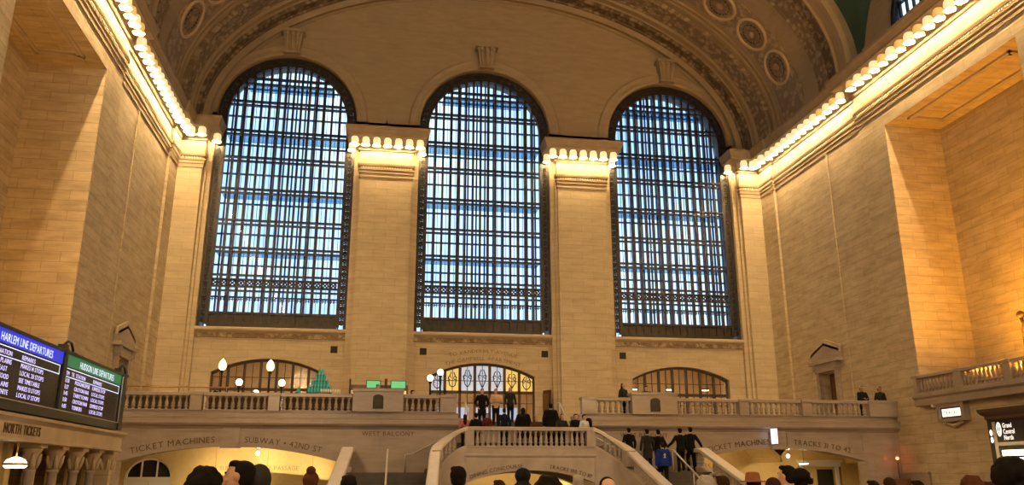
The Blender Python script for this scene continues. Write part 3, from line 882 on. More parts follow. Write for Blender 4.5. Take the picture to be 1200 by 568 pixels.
# pedimented doors on the side walls at balcony level
for s, w, i in ((1, 'north', 4), (-1, 'south', 5)):
    D = thing('door_%d' % i, 'pedimented stone doorway high on the %s side wall' % w, 'doorway', (s*XI, -6.55, ZBF), kind='structure')
    def sx(a, b): return (min(-s*a, -s*b), max(-s*a, -s*b))
    mb = MB()
    for u in (-1.05, .82): 
        x0, x1 = sx(0, .22); mb.box(x0, u, 0, x1, u+.23, 3.15)
    x0, x1 = sx(0, .26); mb.box(x0, -1.12, 3.1, x1, 1.12, 3.55)
    mb.build('surround', 'marble', D)
    mb = MB()
    for u in (-1.2, .95):
        x0, x1 = sx(0, .34); mb.box(x0, u, 3.2, x1, u+.25, 3.55)
    x0, x1 = sx(0, .40); mb.cham(x0, -1.5, 3.55, x1, 1.5, 3.75)
    mb.build('entablature', 'marble', D)
    mb = MB(); d = -s*.22
    tri = [(-1.45,3.75),(1.45,3.75),(1.45,4.2),(0,4.68),(-1.45,4.2)]
    vs = [(0,u,z) for u, z in tri]+[(d,u,z) for u, z in tri]
    mb.add(vs, [(0,1,2,3,4),(9,8,7,6,5)]+[(a, (a+1)%5, (a+1)%5+5, a+5) for a in range(5)])
    mb.build('pediment', 'marble', D)
    mb = MB()
    for e in (-1, 1): mb.bar((-s*.16, e*1.55, 4.2), (-s*.16, 0, 4.74), .12, .34)
    mb.build('raking_cornice', 'trim_stone', D)
    mb = MB(); x0, x1 = sorted((s*.45, s*.5)); mb.box(x0, -.8, 0, x1, .8, 3.05); mb.build('door_leaf', 'dark_brown', D)
    mb = MB()
    for u in (-.62,-.3,.02,.34): 
        x0, x1 = sorted((s*.41, s*.45)); mb.box(x0, u, .3, x1, u+.24, 2.9)
    mb.build('door_panel', 'bar_wood', D)
# ------------------------------------------------------------------ west balcony
ST = (Vector((0,0,0)),)
SX = 2.78
mb = MB()
for s in (-1, 1):
    x0, x1 = sorted((s*SX, s*18.6)); mb.box(x0, -12.1, 3.5, x1, .3, ZBF)
mb.box(-SX, -10.3, 3.5, SX, .3, ZBF)
bal = mb.build('balcony', 'marble'); struct(bal, 'west balcony of polished marble above the arched passages', 'balcony')
BP = [(0,3.58),(.04,3.6),(.08,3.66),(.22,3.72),(.28,3.80),(.28,3.98),(.30,4.0),(.30,4.06),(.12,4.08),(.08,4.1),(.08,4.22),(.11,4.24),(.11,4.29),(-.36,4.30)]
mb = MB()
mb.sweep(BP, [(-18.5,FB),(-SX,FB),(-SX,FB+1.6)], 1); mb.sweep(BP, [(SX,FB+1.6),(SX,FB),(18.5,FB)], 1)
mb.build('edge_moulding', 'marble', bal)
# arched facade below it
AC, AHW, ASP, ARI = 12.1, 4.35, 2.27, .6
AR = (AHW*AHW+ARI*ARI)/(2*ARI); AZC = ASP+ARI-AR
mb = MB(); ff = lambda u, v, d: (u, FB+d, v)
panel(mb, -18.6, 18.6, 0, 3.62, [(-AC-AHW, -AC+AHW, 0, ASP, ARI), (-2.5, 2.5, 0, 1.3, .5), (AC-AHW, AC+AHW, 0, ASP, ARI)], ff, .75, 32)
mb.build('arcade_wall', 'marble', bal)
mb = MB()
for s in (-1, 1):
    mb.box(s*AC-.34, FB-.09, 2.82, s*AC+.34, FB+.1, 3.6)
    mb.box(s*AC-.40, FB-.12, 2.80, s*AC+.40, FB+.1, 2.9)
    for a, b in ((-4.25, -.42), (.42, 4.25)):     # sunk inscription panels: raised frame lines
        x0, x1 = s*AC+a, s*AC+b
        mb.box(x0, FB-.035, 3.46, x1, FB, 3.52)
        for e in (x0, x1-.06): mb.box(e, FB-.035, 2.98 if abs(e-s*AC) < 2 else 2.75, e+.06, FB, 3.5)
    n = 24      # rounded lip round each arch
    for j in range(n):
        a = math.asin(AHW/AR)*(2*j/n-1); b = math.asin(AHW/AR)*(2*(j+1)/n-1)
        mb.bar((s*AC+AR*math.sin(a), FB-.02, AZC+AR*math.cos(a)+.03), (s*AC+AR*math.sin(b), FB-.02, AZC+AR*math.cos(b)+.03), .09, .09)
mb.build('arcade_moulding', 'marble', bal)

# passages behind the arches
for s, w in ((-1, 'southern'), (1, 'northern')):
    mb = MB()
    fb = lambda u, v, d: (u, -8.4+d, v)
    x0, x1 = (-18.3, -6.8) if s < 0 else (6.8, 18.3)
    ops = [(-14.2, -8.2, 0, 1.45, .42), (-17.1, -15.1, 0, 1.62, .85)] if s < 0 else [(8.0, 12.4, 0, 1.4, .4), (15.0, 17.4, 0, 2.1, .3)]
    panel(mb, x0, x1, 0, 3.5, ops, fb, .5, 20)
    mb.quad((x0,-12.0,0),(x0,-8.4,0),(x0,-8.4,3.5),(x0,-12.0,3.5)); mb.quad((x1,-12.0,0),(x1,-8.4,0),(x1,-8.4,3.5),(x1,-12.0,3.5))
    # shallow cross vault over the passage
    for k in range(2 if s > 0 else 0):
        c = x0+(x1-x0)*(.28+.44*k)
        n = 16; R = 2.6
        for j in range(n):
            a, b = PI*j/n, PI*(j+1)/n
            mb.quad((c-R*math.cos(a), -11.5, 2.25+1.1*math.sin(a)), (c-R*math.cos(b), -11.5, 2.25+1.1*math.sin(b)), (c-R*math.cos(b), -8.4, 2.25+1.1*math.sin(b)), (c-R*math.cos(a), -8.4, 2.25+1.1*math.sin(a)))
    mb.quad((x0,-4.2,0),(x1,-4.2,0),(x1,-4.2,3.5),(x0,-4.2,3.5)); mb.quad((x0,-8,0),(x0,-4.2,0),(x0,-4.2,3.5),(x0,-8,3.5)); mb.quad((x1,-8,0),(x1,-4.2,0),(x1,-4.2,3.5),(x1,-8,3.5))
    o = mb.build('wall_passage' if s < 0 else 'wall_passage.001', 'warm_paint'); struct(o, 'warm cream walls of the passage behind the %s balcony arch' % w, 'wall')
mb = MB()
for x in (-2.62, 2.62): mb.quad((x,-14.8,0),(x,-6,0),(x,-6,2.4),(x,-14.8,2.4))
mb.quad((-2.62,-6,0),(2.62,-6,0),(2.62,-6,2.4),(-2.62,-6,2.4))
struct(mb.build('wall_passage.002', 'warm_paint'), 'glowing amber walls inside the arch below the stair landing', 'wall')

def downlight(x, y, z, label, r=.07):
    L = thing('hanging_lamp', label, 'lamp', (x, y, z), group='small lamps in the balcony passages')
    b = MB(); b.ball((0,0,0), r, 10, 8); b.build('globe', 'down_lamp', L)
    b = MB(); b.tube([(0,0,r*.9),(0,0,3.5-z)], .012, 6); b.lathe([(.03,r*.9),(.05,r*1.1),(.02,r*1.6)], n=8); b.build('stem', 'brass', L)
downlight(-11.27, -10, 2.65, 'bright small lamp hanging just under the crown of the southern arch', .075)
downlight(-13.08, -9.5, 1.86, 'bright small lamp low inside the southern arch, beside the yellow notice')
downlight(-10.87, -9.5, 1.89, 'bright small lamp under the passage lettering in the southern arch')
downlight(-8.91, -9.5, 1.85, 'bright small lamp by the northern jamb of the southern arch')
downlight(-12.2, -6, 2.6, 'small lamp deep inside the southern passage')
downlight(9.6, -10.2, 2.7, 'bright small lamp inside the northern arch nearest the stairs', .075)
downlight(13.4, -10.6, 2.55, 'bright small lamp inside the northern arch below the tracks lettering')
downlight(-1.0, -9.5, 1.9, 'bright lamp inside the arch under the stair landing, on its south side', .10)
downlight(1.3, -9.5, 1.9, 'bright lamp inside the arch under the stair landing, on its north side', .10)
for x, y, z, l in ((12.78,-9,2.3,'slim lit tube on a bracket inside the northern arch'), (15.05,-9,2.2,'second slim lit tube inside the northern arch, near the white door')):
    L = thing('tube_light', l, 'lamp', (x, y, z))
    b = MB(); b.tube([(-.22,0,0),(.22,0,.03)], .04, 8); b.build('tube', 'tube_lamp', L)
    b = MB(); b.tube([(0,0,.04),(0,0,3.5-z)], .015, 6); b.cham(-.24,-.05,.04,.24,.05,.08,.01); b.build('bracket', 'brass', L)

# doors in the passages
D = thing('door_6', 'white door with a dark fanlight inside the southern arch', 'doorway', (-16.1, -8.3, 0), kind='structure')
b = MB()
for j in range(16):
    a0, a1 = PI*j/16, PI*(j+1)/16; b.bar((-.98*math.cos(a0),0,1.62+.83*math.sin(a0)), (-.98*math.cos(a1),0,1.62+.83*math.sin(a1)), .12, .1)
for x in (-.98, .98): b.box(x-.06,-.06,0,x+.06,.06,1.62)
b.box(-1.0,-.08,1.52,1.0,.08,1.66); b.box(-.36,-.04,1.6,-.30,.04,2.4); b.box(.30,-.04,1.6,.36,.04,2.4); b.build('frame', 'linen', D)
b = MB(); b.add([(-.95*math.cos(PI*j/16), .05, 1.62+.8*math.sin(PI*j/16)) for j in range(17)], [tuple(range(17))]); b.build('fanlight', 'dark_void', D)
b = MB(); b.box(-.92,.0,0,-.02,.05,1.52); b.box(.02,.0,0,.92,.05,1.52); b.build('door_leaf', 'linen', D)
D = thing('door_7', 'cream doorway with a dark door inside the northern arch', 'doorway', (16.2, -8.3, 0), kind='structure')
b = MB()
for x in (-1.05, .9): b.box(x,-.14,0,x+.16,.06,2.2)
b.box(-1.15,-.16,2.08,1.15,.06,2.3); b.cham(-1.25,-.22,2.3,1.25,.06,2.4); b.build('frame', 'linen', D)
b = MB(); b.box(-.9,.0,0,.9,.06,2.08); b.build('side_panel', 'warm_paint', D)
b = MB(); b.box(-.1,-.05,0,.75,.0,1.95); b.build('door_leaf', 'dark_void', D)
N = tag(None or (lambda b: (b.box(-12.72,-8.6,.9,-12.1,-8.5,1.85), b.build('notice_board', 'yellow_panel'))[1])(MB()), 'bright yellow notice board inside the southern arch', 'notice board')

# inscriptions (cut letters, darker than the stone)
def ins(fn, label, mat='letter_dark'):
    L = []; fn(L); return tag(words_of(L, 'inscription', mat), label, 'inscription')
ins(lambda m: text_arc(m, 'TICKET MACHINES', .34, -AC, FB-.01, AZC, AR+.16, -14.35, gap=.16, wide=1.05), 'dark TICKET MACHINES lettering over the southern arch')
ins(lambda m: text_arc(m, 'SUBWAY \u2022 42ND ST', .34, -AC, FB-.01, AZC, AR+.16, -9.98, gap=.13, wide=.93), 'dark SUBWAY 42ND ST lettering over the southern arch')
ins(lambda m: text_arc(m, 'TICKET MACHINES', .34, AC, FB-.01, AZC, AR+.16, 10.15, gap=.14, wide=1.0), 'dark TICKET MACHINES lettering over the northern arch')
ins(lambda m: text_arc(m, 'TRACKS 31 TO 42', .34, AC, FB-.01, AZC, AR+.16, 14.25, gap=.14, wide=.95), 'dark TRACKS 31 TO 42 lettering over the northern arch')
LR = (2.65**2+.5**2)/(1.0); LZ = 1.88-LR
ins(lambda m: text_arc(m, 'DINING CONCOURSE', .21, 0, -15.02, LZ, LR+.10, -1.42, gap=.14, wide=1.0), 'small DINING CONCOURSE lettering on the stair landing front')
ins(lambda m: text_arc(m, 'TRACKS 100 TO 117', .21, 0, -15.02, LZ, LR+.10, 1.62, gap=.14, wide=.9), 'small TRACKS 100 TO 117 lettering on the stair landing front')
for s, w in ((-1, 'south'), (1, 'north')):
    o = text_on('inscription', 'letter_dark', 'WEST BALCONY', .26, (s*5.68, FB-.01, 3.32), (1,0,0), (0,0,1), (0,-1,0), gap=.16)
    tag(o, 'small WEST BALCONY lettering on the marble wall %s of the landing' % w, 'inscription')
o = text_on('inscription', 'letter_light', 'SUBWAY SHUTTLE PASSAGE', .26, (-11.35, -8.42, 1.95), (1,0,0), (0,0,1), (0,-1,0), gap=.14, wide=.92); tag(o, 'SUBWAY SHUTTLE PASSAGE lettering inside the southern arch', 'inscription')
o = text_on('inscription', 'letter_light', 'TIMES SQ', .30, (10.2, -8.42, 2.02), (1,0,0), (0,0,1), (0,-1,0), gap=.14) ; tag(o, 'faint lettering on the cream wall inside the northern arch', 'inscription')

# ------------------------------------------------------------------ balustrades
BAL_P = [(.085,0),(.085,.05),(.06,.07),(.052,.10),(.074,.17),(.088,.22),(.09,.25),(.066,.30),(.060,.33),(.080,.40),(.072,.50),(.048,.66),(.040,.80),(.052,.86),(.074,.89),(.074,.93),(.06,.95),(.085,.96),(.085,1)]
_bm = {}
def bal_mesh(h, mat='marble', r=1.):
    k = (round(h, 3), mat, r)
    if k not in _bm:
        mb = MB(); mb.lathe([(a*r, z*h) for a, z in BAL_P], n=12); o = mb.build('baluster', mat); _bm[k] = o.data
        bpy.data.objects.remove(o)
    return _bm[k]
def put_baluster(parent, p, h, mat='marble', r=1.):
    o = bpy.data.objects.new('baluster', bal_mesh(h, mat, r)); COL.objects.link(o); o.parent = parent
    o.location = (p[0]-parent.location.x, p[1]-parent.location.y, p[2]-parent.location.z); return o
def ribbon(mb, path, w, h, n=0, lip=0):
    """rail of width w, height h hanging below the 3D path"""
    P = [Vector(p) for p in path]; k = len(P); vs = []
    for i in range(k):
        d = P[min(i+1,k-1)]-P[max(i-1,0)]; d.z = 0; d.normalize(); r = Vector((d.y,-d.x,0))*w/2
        c = min(.03, h*.25)
        for a, z in ((-1,-h),(-1,-c),(-.8,0),(.8,0),(1,-c),(1,-h)): vs.append(P[i]+r*a+Vector((0,0,z)))
    mb.add(vs, [(i*6+q, i*6+(q+1)%6, (i+1)*6+(q+1)%6, (i+1)*6+q) for i in range(k-1) for q in range(6)]+[tuple(range(6)), tuple(range((k-1)*6, k*6))])
def catmull(P, n):
    P = [Vector(p) for p in P]; Q = [P[0]*2-P[1]]+P+[P[-1]*2-P[-2]]; out = []
    for i in range(1, len(Q)-2):
        for j in range(n):
            t = j/n; a, b, c, d = Q[i-1], Q[i], Q[i+1], Q[i+2]
            out.append(.5*((2*b)+(c-a)*t+(2*a-5*b+4*c-d)*t*t+(3*b-a-3*c+d)*t**3))
    out.append(P[-1]); return out
def straight(x0, x1, y, label, z0=4.30, bh=.56, pitch=.25, ends=True):
    T = thing('balustrade', label, 'balustrade', ((x0+x1)/2, y, z0), group='balustrade sections of the west balcony')
    mb = MB(); ribbon(mb, [(x0-T.location.x,0,.75),(x1-T.location.x,0,.75)], .34, .15); mb.build('top_rail', 'marble', T)
    n = max(1, round((x1-x0-.1)/pitch)); p = (x1-x0)/n
    for i in range(n): put_baluster(T, (x0+p*(i+.5), y, z0+.04), bh)
    mb = MB(); mb.box(x0-T.location.x,-.15,0,x1-T.location.x,.15,.045); mb.build('plinth', 'marble', T)
    return T
def pedestal(x0, x1, y, z1, label, plaque=False, depth=.42):
    T = thing('pedestal', label, 'pedestal', ((x0+x1)/2, y, 4.3), group='pedestals of the west balcony balustrade')
    w = (x1-x0)/2; h = z1-4.3
    mb = MB(); mb.cham(-w,-depth/2,0,w,depth/2,h-.13,.01); mb.build('shaft', 'marble', T)
    mb = MB(); mb.cham(-w-.03,-depth/2-.05,h-.13,w+.03,depth/2+.05,h,.03); mb.build('cap', 'marble', T)
    if plaque:
        mb = MB(); n = 10; pts = [(-.22,-.0)]+[(-.22*math.cos(PI*j/n), .48+.12*math.sin(PI*j/n)) for j in range(n+1)]+[(.22,0)]
        yy = -depth/2; m = len(pts)
        mb.add([(a, yy-.05, b+.12) for a, b in pts]+[(a, yy, b+.12) for a, b in pts], [tuple(range(m))]+[(i, (i+1)%m, (i+1)%m+m, i+m) for i in range(m)])
        mb.build('plaque', 'plaque_bronze', T)['label'] = 'dark bronze plaque with an arched top'
        mb = MB()
        for i in range(5): mb.box(-.15,yy-.06,.2+i*.07,.15,yy-.05,.225+i*.07)
        mb.build('plaque_lines', 'grille_dark', T)
    return T
YB = FB-.02
for s, w in ((-1, 'southern'), (1, 'northern')):
    X = lambda a, b: tuple(sorted((s*a, s*b)))
    secs = [(3.52,5.06), (7.26,10.2), (10.74,13.3), (13.86,16.7)]
    nm = ['shortest balustrade section beside the stair opening, %s half', 'balustrade section next to the plaque pedestal, %s half', 'middle balustrade section above the arch, %s half', 'outermost balustrade section by the side wall, %s half']
    for (a, b), l in zip(secs, nm): straight(*X(a, b), YB, l % w)
    pedestal(*X(2.8,3.5), YB, 5.06, 'plain stone pedestal at the %s edge of the stair opening' % w)
    pedestal(*X(5.1,7.22), YB, 5.28, 'broad stone pedestal with an arched dark plaque, %s half of the balcony' % w, True, .6)
    pedestal(*X(10.24,10.7), YB, 5.06, 'narrow pedestal in the balcony balustrade, %s half, nearer the plaque' % w)
    pedestal(*X(13.34,13.82), YB, 5.06, 'narrow pedestal in the balcony balustrade, %s half, nearer the side wall' % w)
    pedestal(*X(16.74,18.2), YB, 5.06, 'end pedestal of the balcony balustrade against the %s side wall' % w.replace('ern',''))

# ------------------------------------------------------------------ staircase
sm = MB()
sm.box(-2.62,-14.8,2.28,2.62,-13.0,2.55)
for i in range(9):
    sm.box(-2.75, -13.0+.3*i, 2.3 if i < 4 else 3.0, 2.75, -10.2, 2.55+.1667*(i+1))
for s in (-1, 1):
    X = lambda a, b: tuple(sorted((s*a, s*b)))
    a, b = X(4.05, 7.25); sm.box(a, -15.9, 0, b, -12.3, 1.8)
    for i in range(4):
        a, b = X(2.6, 4.1-.36*i); sm.box(a, -14.85, 1.6, b, -12.32, 1.95+.15*i)
    for i in range(12):
        y1 = -15.9-.34*i; k = i/12
        a0, a1 = 3.95+.35*k, 7.3+.4*k
        x0, x1 = X(a0, a1); sm.box(x0, y1-.36, 0, x1, y1, 1.8-.15*i-.15 if i < 11 else .1)
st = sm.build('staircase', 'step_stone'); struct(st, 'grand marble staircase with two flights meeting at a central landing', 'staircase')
# landing front with its low arch
mb = MB(); panel(mb, -2.65, 2.65, 0, 2.44, [(-2.64, 2.64, 0, 1.38, .5)], lambda u, v, d: (u, -15.0+d, v), .5, 30)
mb.sweep([(0,2.38),(.05,2.42),(.05,2.48),(.02,2.52),(.02,2.74),(.05,2.76),(.05,2.82),(-.3,2.84)], [(-2.7,-15.0),(2.7,-15.0)], 1)
mb.build('landing_front', 'stair_marble', st)
# parapet on the landing
T = thing('balustrade', 'straight balustrade along the front of the stair landing', 'balustrade', (0,-14.86,2.83))
mb = MB(); ribbon(mb, [(-2.7,0,.75),(2.7,0,.75)], .40, .15); mb.build('top_rail', 'stair_marble', T)
for s in (-1, 1):
    mb = MB(); x0, x1 = sorted((s*2.32, s*2.68)); mb.box(x0,-.16,0,x1,.16,.62); mb.build('end_block', 'stair_marble', T)
for i in range(21): put_baluster(T, (-2.28+4.56*(i+.5)/21, -14.86, 2.83), .60, 'stair_marble', .95)
# curved wings and outer balustrades, mirrored
for s, w in ((-1, 'southern'), (1, 'northern')):
    P = catmull([(s*2.62,-14.86,3.58),(s*3.05,-14.92,3.40),(s*3.5,-15.12,3.10),(s*3.82,-15.55,2.82),(s*3.98,-16.3,2.46),(s*4.12,-17.6,1.9),(s*4.38,-19.9,.95)], 6)
    T = thing('balustrade', 'curved balustrade sweeping down the inner side of the %s flight' % w, 'balustrade', (s*3.8,-15.6,1.5))
    off = T.location
    mb = MB(); ribbon(mb, [p-off for p in P], .42, .15); mb.build('top_rail', 'lit_rail_marble', T)
    mb = MB(); ribbon(mb, [Vector((p.x,p.y,max(.06,p.z-.72)))-off for p in P], .36, .16); mb.build('lower_rail', 'stair_marble', T)
    mb = MB()
    Q = [Vector((p.x, p.y, max(.05, p.z-.84))) for p in P]
    for a, b in zip(Q[:-1], Q[1:]):
        d = (b-a); d.z = 0; d.normalize(); r = Vector((d.y,-d.x,0))*.15
        A = [a-r, a+r, b+r, b-r]
        mb.add([(*v.xy, 0) for v in A]+[tuple(v) for v in A], [(4,5,6,7),(0,1,5,4),(2,3,7,6),(0,3,7,4),(1,2,6,5)])
    mb.v = [tuple(Vector(v)-off) for v in mb.v]; mb.build('stringer_wall', 'stair_marble', T)
    # balusters by arc length
    L = 0; nxt = .55
    for a, b in zip(P[:-1], P[1:]):
        d = (b-a).length
        while L+d > nxt and nxt < 6.6:
            p = a.lerp(b, (nxt-L)/d)
            if not (1.55 < nxt < 2.2) and p.z > 1.0: put_baluster(T, (p.x, p.y, p.z-.73), .60, 'stair_marble', .9)
            nxt += .235
        L += d
    p = next(q for q in P if abs(q.y) > 15.6)
    mb = MB(); c = Vector((s*3.86,-15.75,0))-off; mb.box(c.x-.19,c.y-.3,2.0-off.z,c.x+.19,c.y+.35,2.62-off.z); mb.build('curve_block', 'stair_marble', T)
    # outer side
    P = [Vector(p) for p in [(s*7.27,-12.45,2.76),(s*7.27,-15.2,2.76),(s*7.32,-15.8,2.52),(s*7.7,-19.9,.95)]]
    T = thing('balustrade', 'sloping balustrade along the outer side of the %s flight' % w, 'balustrade', (s*7.4,-16,1.4)); off = T.location
    mb = MB(); ribbon(mb, [p-off for p in P], .46, .16); mb.build('top_rail', 'lit_rail_marble', T)
    mb = MB(); ribbon(mb, [Vector((p.x,p.y,max(.05,p.z-.74)))-off for p in P], .36, .14); mb.build('lower_rail', 'stair_marble', T)
    mb = MB()
    for a, b in zip(P[:-1], P[1:]):
        A = [Vector((a.x-.14,a.y,a.z-.84)), Vector((a.x+.14,a.y,a.z-.84)), Vector((b.x+.14,b.y,max(.04,b.z-.84))), Vector((b.x-.14,b.y,max(.04,b.z-.84)))]
        mb.add([(v.x,v.y,0) for v in A]+[tuple(v) for v in A], [(4,5,6,7),(0,1,5,4),(2,3,7,6),(0,3,7,4),(1,2,6,5)])
    mb.v = [tuple(Vector(v)-off) for v in mb.v]; mb.build('stringer_wall', 'stair_marble', T)
    a, b = P[2], P[3]
    for i in range(16):
        p = a.lerp(b, (i+.8)/17); put_baluster(T, (p.x, p.y, p.z-.72), .60, 'stair_marble', .9)
    for i in range(10): put_baluster(T, (s*7.27, -12.9-.235*i, 2.04), .60, 'stair_marble', .9)
    # handrails
    H = thing('handrail', 'slim pale handrail down the middle of the %s flight' % w, 'handrail', (s*5.75,-15.6,1.8))
    mb = MB(); mb.tube([(0,.25,.72),(0,0,.86),(0,-.1,.86),(s*.12,-4.1,-.94)], .035, 8); mb.build('rail', 'steel_rail', H)
    for yy, z0, z1 in ((0,0,.86),(-2.0,-.9,0.0),(-3.9,-1.74,-.85)):
        mb = MB(); mb.tube([(s*.12*(-yy/4),yy,z0),(s*.12*(-yy/4),yy,z1)], .028, 8); mb.build('post', 'steel_rail', H)
    H = thing('handrail', 'short wall handrail climbing towards the landing, %s side' % w, 'handrail', (s*4.95,-12.9,1.8))
    mb = MB(); mb.tube([(0,0,0.02),(0,0,.74),(-s*.3,0,.76),(-s*1.45,0,1.36),(-s*2.1,0,1.66)], .03, 8); mb.build('rail', 'steel_rail', H)
    mb = MB()
    for x in (-.5, -1.3): mb.tube([(s*x,0,.9-x*.2-.14+.1),(s*x,.55,.9-x*.2-.14+.1)], .018, 6)
    mb.build('bracket', 'brass', H)
    H = thing('handrail', 'pale handrail on the upper steps, %s side of the stair opening' % w, 'handrail', (s*2.2,-13.0,2.55))
    mb = MB(); mb.tube([(0,-.15,.0),(0,-.15,.88),(0,2.3,2.35),(0,2.6,2.4)], .04, 8); mb.build('rail', 'steel_rail', H)
    for yy, z0 in ((1.0,.66),(2.4,1.5)):
        mb = MB(); mb.tube([(0,yy,z0-.1),(0,yy,z0+.85)], .03, 8); mb.build('post', 'steel_rail', H)
# brass rail on the south end of the balcony balustrade
H = thing('handrail', 'brass rail on short posts above the southern balustrade', 'handrail', (-14.7,-12.0,5.0))
mb = MB(); mb.tube([(-3.4,0,.29),(2.3,0,.29)], .03, 8); mb.build('rail', 'brass', H)
for x in (-3.2,-1.9,-.5,.9,2.2):
    mb = MB(); mb.tube([(x,0,0.04),(x,0,.29)], .018, 6); mb.build('post', 'brass', H)

# ------------------------------------------------------------------ side balconies in the recesses
for s, w in ((1, 'north'), (-1, 'south')):
    a, b = BAYS[0]
    mb = MB(); x0, x1 = sorted((s*(XP-.36), s*(XP+RD))); mb.box(x0, b, 4.62, x1, a, 4.98)
    o = mb.build('side_balcony', 'marble'); struct(o, 'shallow stone balcony in the recess of the %s side wall' % w, 'balcony')
    mb = MB(); P = [(s*(XP-.36), a-.0), (s*(XP-.36), b+.0)]
    mb.sweep([(0,4.6),(.05,4.64),(.05,4.9),(.12,4.95),(.16,5.0),(.16,5.05),(.03,5.08),(.03,5.2),(-.34,5.22)], P, s); mb.build('edge_moulding', 'marble', o)
    L = a-b
    for k in range(3):
        y0 = a-.25-k*(L-.2)/3; y1 = y0-(L-.2)/3+.45
        T = thing('balustrade', 'dim balustrade section on the %s recess balcony, %s from the west wall' % (w, ordw(k)), 'balustrade', (s*(XP-.2), (y0+y1)/2, 5.2), group='balustrade sections on the %s recess balcony' % w)
        m2 = MB(); ribbon(m2, [(0,y0-T.location.y+.02,.78),(0,y1-T.location.y-.02,.78)], .34, .14); m2.build('top_rail', 'marble', T)
        n = round((y0-y1)/.25)
        for i in range(n): put_baluster(T, (s*(XP-.2), y0-(y0-y1)*(i+.5)/n, 5.2), .64)
    for k in range(4):
        yy = a-.13-k*(L-.26)/3
        T = thing('pedestal', 'narrow pedestal on the %s recess balcony, %s from the west wall' % (w, ordw(k)), 'pedestal', (s*(XP-.2), yy, 5.2), group='pedestals on the %s recess balcony' % w)
        m2 = MB(); m2.box(-.18,-.2 if 0 < k < 3 else -.12,0,.18,.2 if 0 < k < 3 else .12,.66); m2.build('shaft', 'marble', T)
        m2 = MB(); m2.cham(-.21,-.2,.66,.21,.2,.80); m2.build('cap', 'marble', T)
# low skirting on the north wall
mb = MB(); mb.box(XP-.10,-14.3,0,XP+.02,-12.36,1.74); mb.cham(XP-.16,-14.32,1.70,XP+.02,-12.34,1.80); 
struct(mb.build('baseboard_north', 'marble'), 'stone plinth at the foot of the north pier', 'plinth')
# ------------------------------------------------------------------ ticket booths and departure board (south side)
BX = -14.2
booth = MB()
booth.box(-18.3,-44,2.44,BX,-20.2,2.95)
booth.box(-17.4,-44,0,-16.9,-20.4,2.45)                 # inner wall behind the windows
booth.box(-18.3,-20.5,0,BX-.15,-20.2,2.45)
bo = booth.build('ticket_booth', 'pier_stone'); tag(bo, 'long stone ticket booth under the departure board, with columns', 'ticket booth')
mb = MB()
mb.sweep([(0,2.42),(.06,2.44),(.06,2.5),(.03,2.52),(.03,2.84),(.08,2.88),(.16,2.93),(.16,3.0),(-.5,3.02)], [(-18.2,-20.2),(BX,-20.2),(BX,-44)], -1)
mb.build('entablature', 'trim_stone', bo)
ys = [-20.35,-21.75,-23.22,-24.78,-26.33,-30.6,-32.1,-33.6,-35.1]
for y in ys:
    mb = MB(); mb.lathe([(.17,0),(.17,.1),(.14,.14),(.13,.3),(.115,1.76),(.14,1.78),(.15,1.82),(.13,1.85)], BX-.30, y, 0, 14)
    c = mb.build('column', 'stair_marble', bo)
    mb = MB(); mb.lathe([(.13,1.85),(.15,1.95),(.14,2.05),(.19,2.2),(.24,2.3),(.25,2.34)], BX-.30, y, 0, 14); mb.box(BX-.56,y-.24,2.34,BX-.04,y+.24,2.44)
    for k in range(6):
        a = 2*PI*k/6; mb.tube([(BX-.3+.13*math.cos(a),y+.13*math.sin(a),1.88),(BX-.3+.19*math.cos(a),y+.19*math.sin(a),2.05),(BX-.3+.22*math.cos(a),y+.22*math.sin(a),2.2),(BX-.3+.20*math.cos(a),y+.20*math.sin(a),2.12)], [.05,.05,.03,.02], 6)
    mb.build('capital', 'trim_stone', c)
    mb = MB(); mb.box(BX-.75,y-.75,0,BX-.55,y-.45,2.44); mb.build('pilaster', 'warm_paint', bo)
mb = MB(); mb.box(BX-.75,-29.9,0,BX-.5,-28.9,2.44); mb.box(BX-.75,-27.9,0,BX-.5,-27.5,2.44); mb.build('window_pier', 'warm_paint', bo)
mb = MB(); mb.box(BX-.62,-44,0,BX-.5,-20.5,.95); mb.box(BX-.75,-44,.95,BX-.25,-20.5,1.02); mb.build('counter', 'bar_wood', bo)
o = text_on('inscription', 'letter_dark', 'NORTH TICKETS', .31, (BX+.035,-27.95,2.58), (0,1,0), (0,0,1), (1,0,0), gap=.10, wide=.82)
tag(o, 'dark lettering on the ticket booth below the departure board', 'inscription')
L = thing('dome_lamp', 'glowing white dome lamp hanging at the ticket booth', 'lamp', (BX+.16,-28.4,1.90))
mb = MB(); mb.lathe([(.19,-.05),(.235,.0),(.225,.06),(.18,.13),(.10,.17),(.04,.19)], n=20); mb.build('shade', 'globe_white', L)
mb = MB(); mb.lathe([(.237,.01),(.247,.03),(.232,.06)], n=20, caps=False); mb.build('band', 'brass', L)
mb = MB(); mb.tube([(0,0,.18),(0,0,.52)], .02, 8); mb.build('stem', 'brass', L)

# departure board
B = thing('departure_board', 'large dark departure board with blue and green headed screens', 'departure board', (BX,-26.3,3.04))
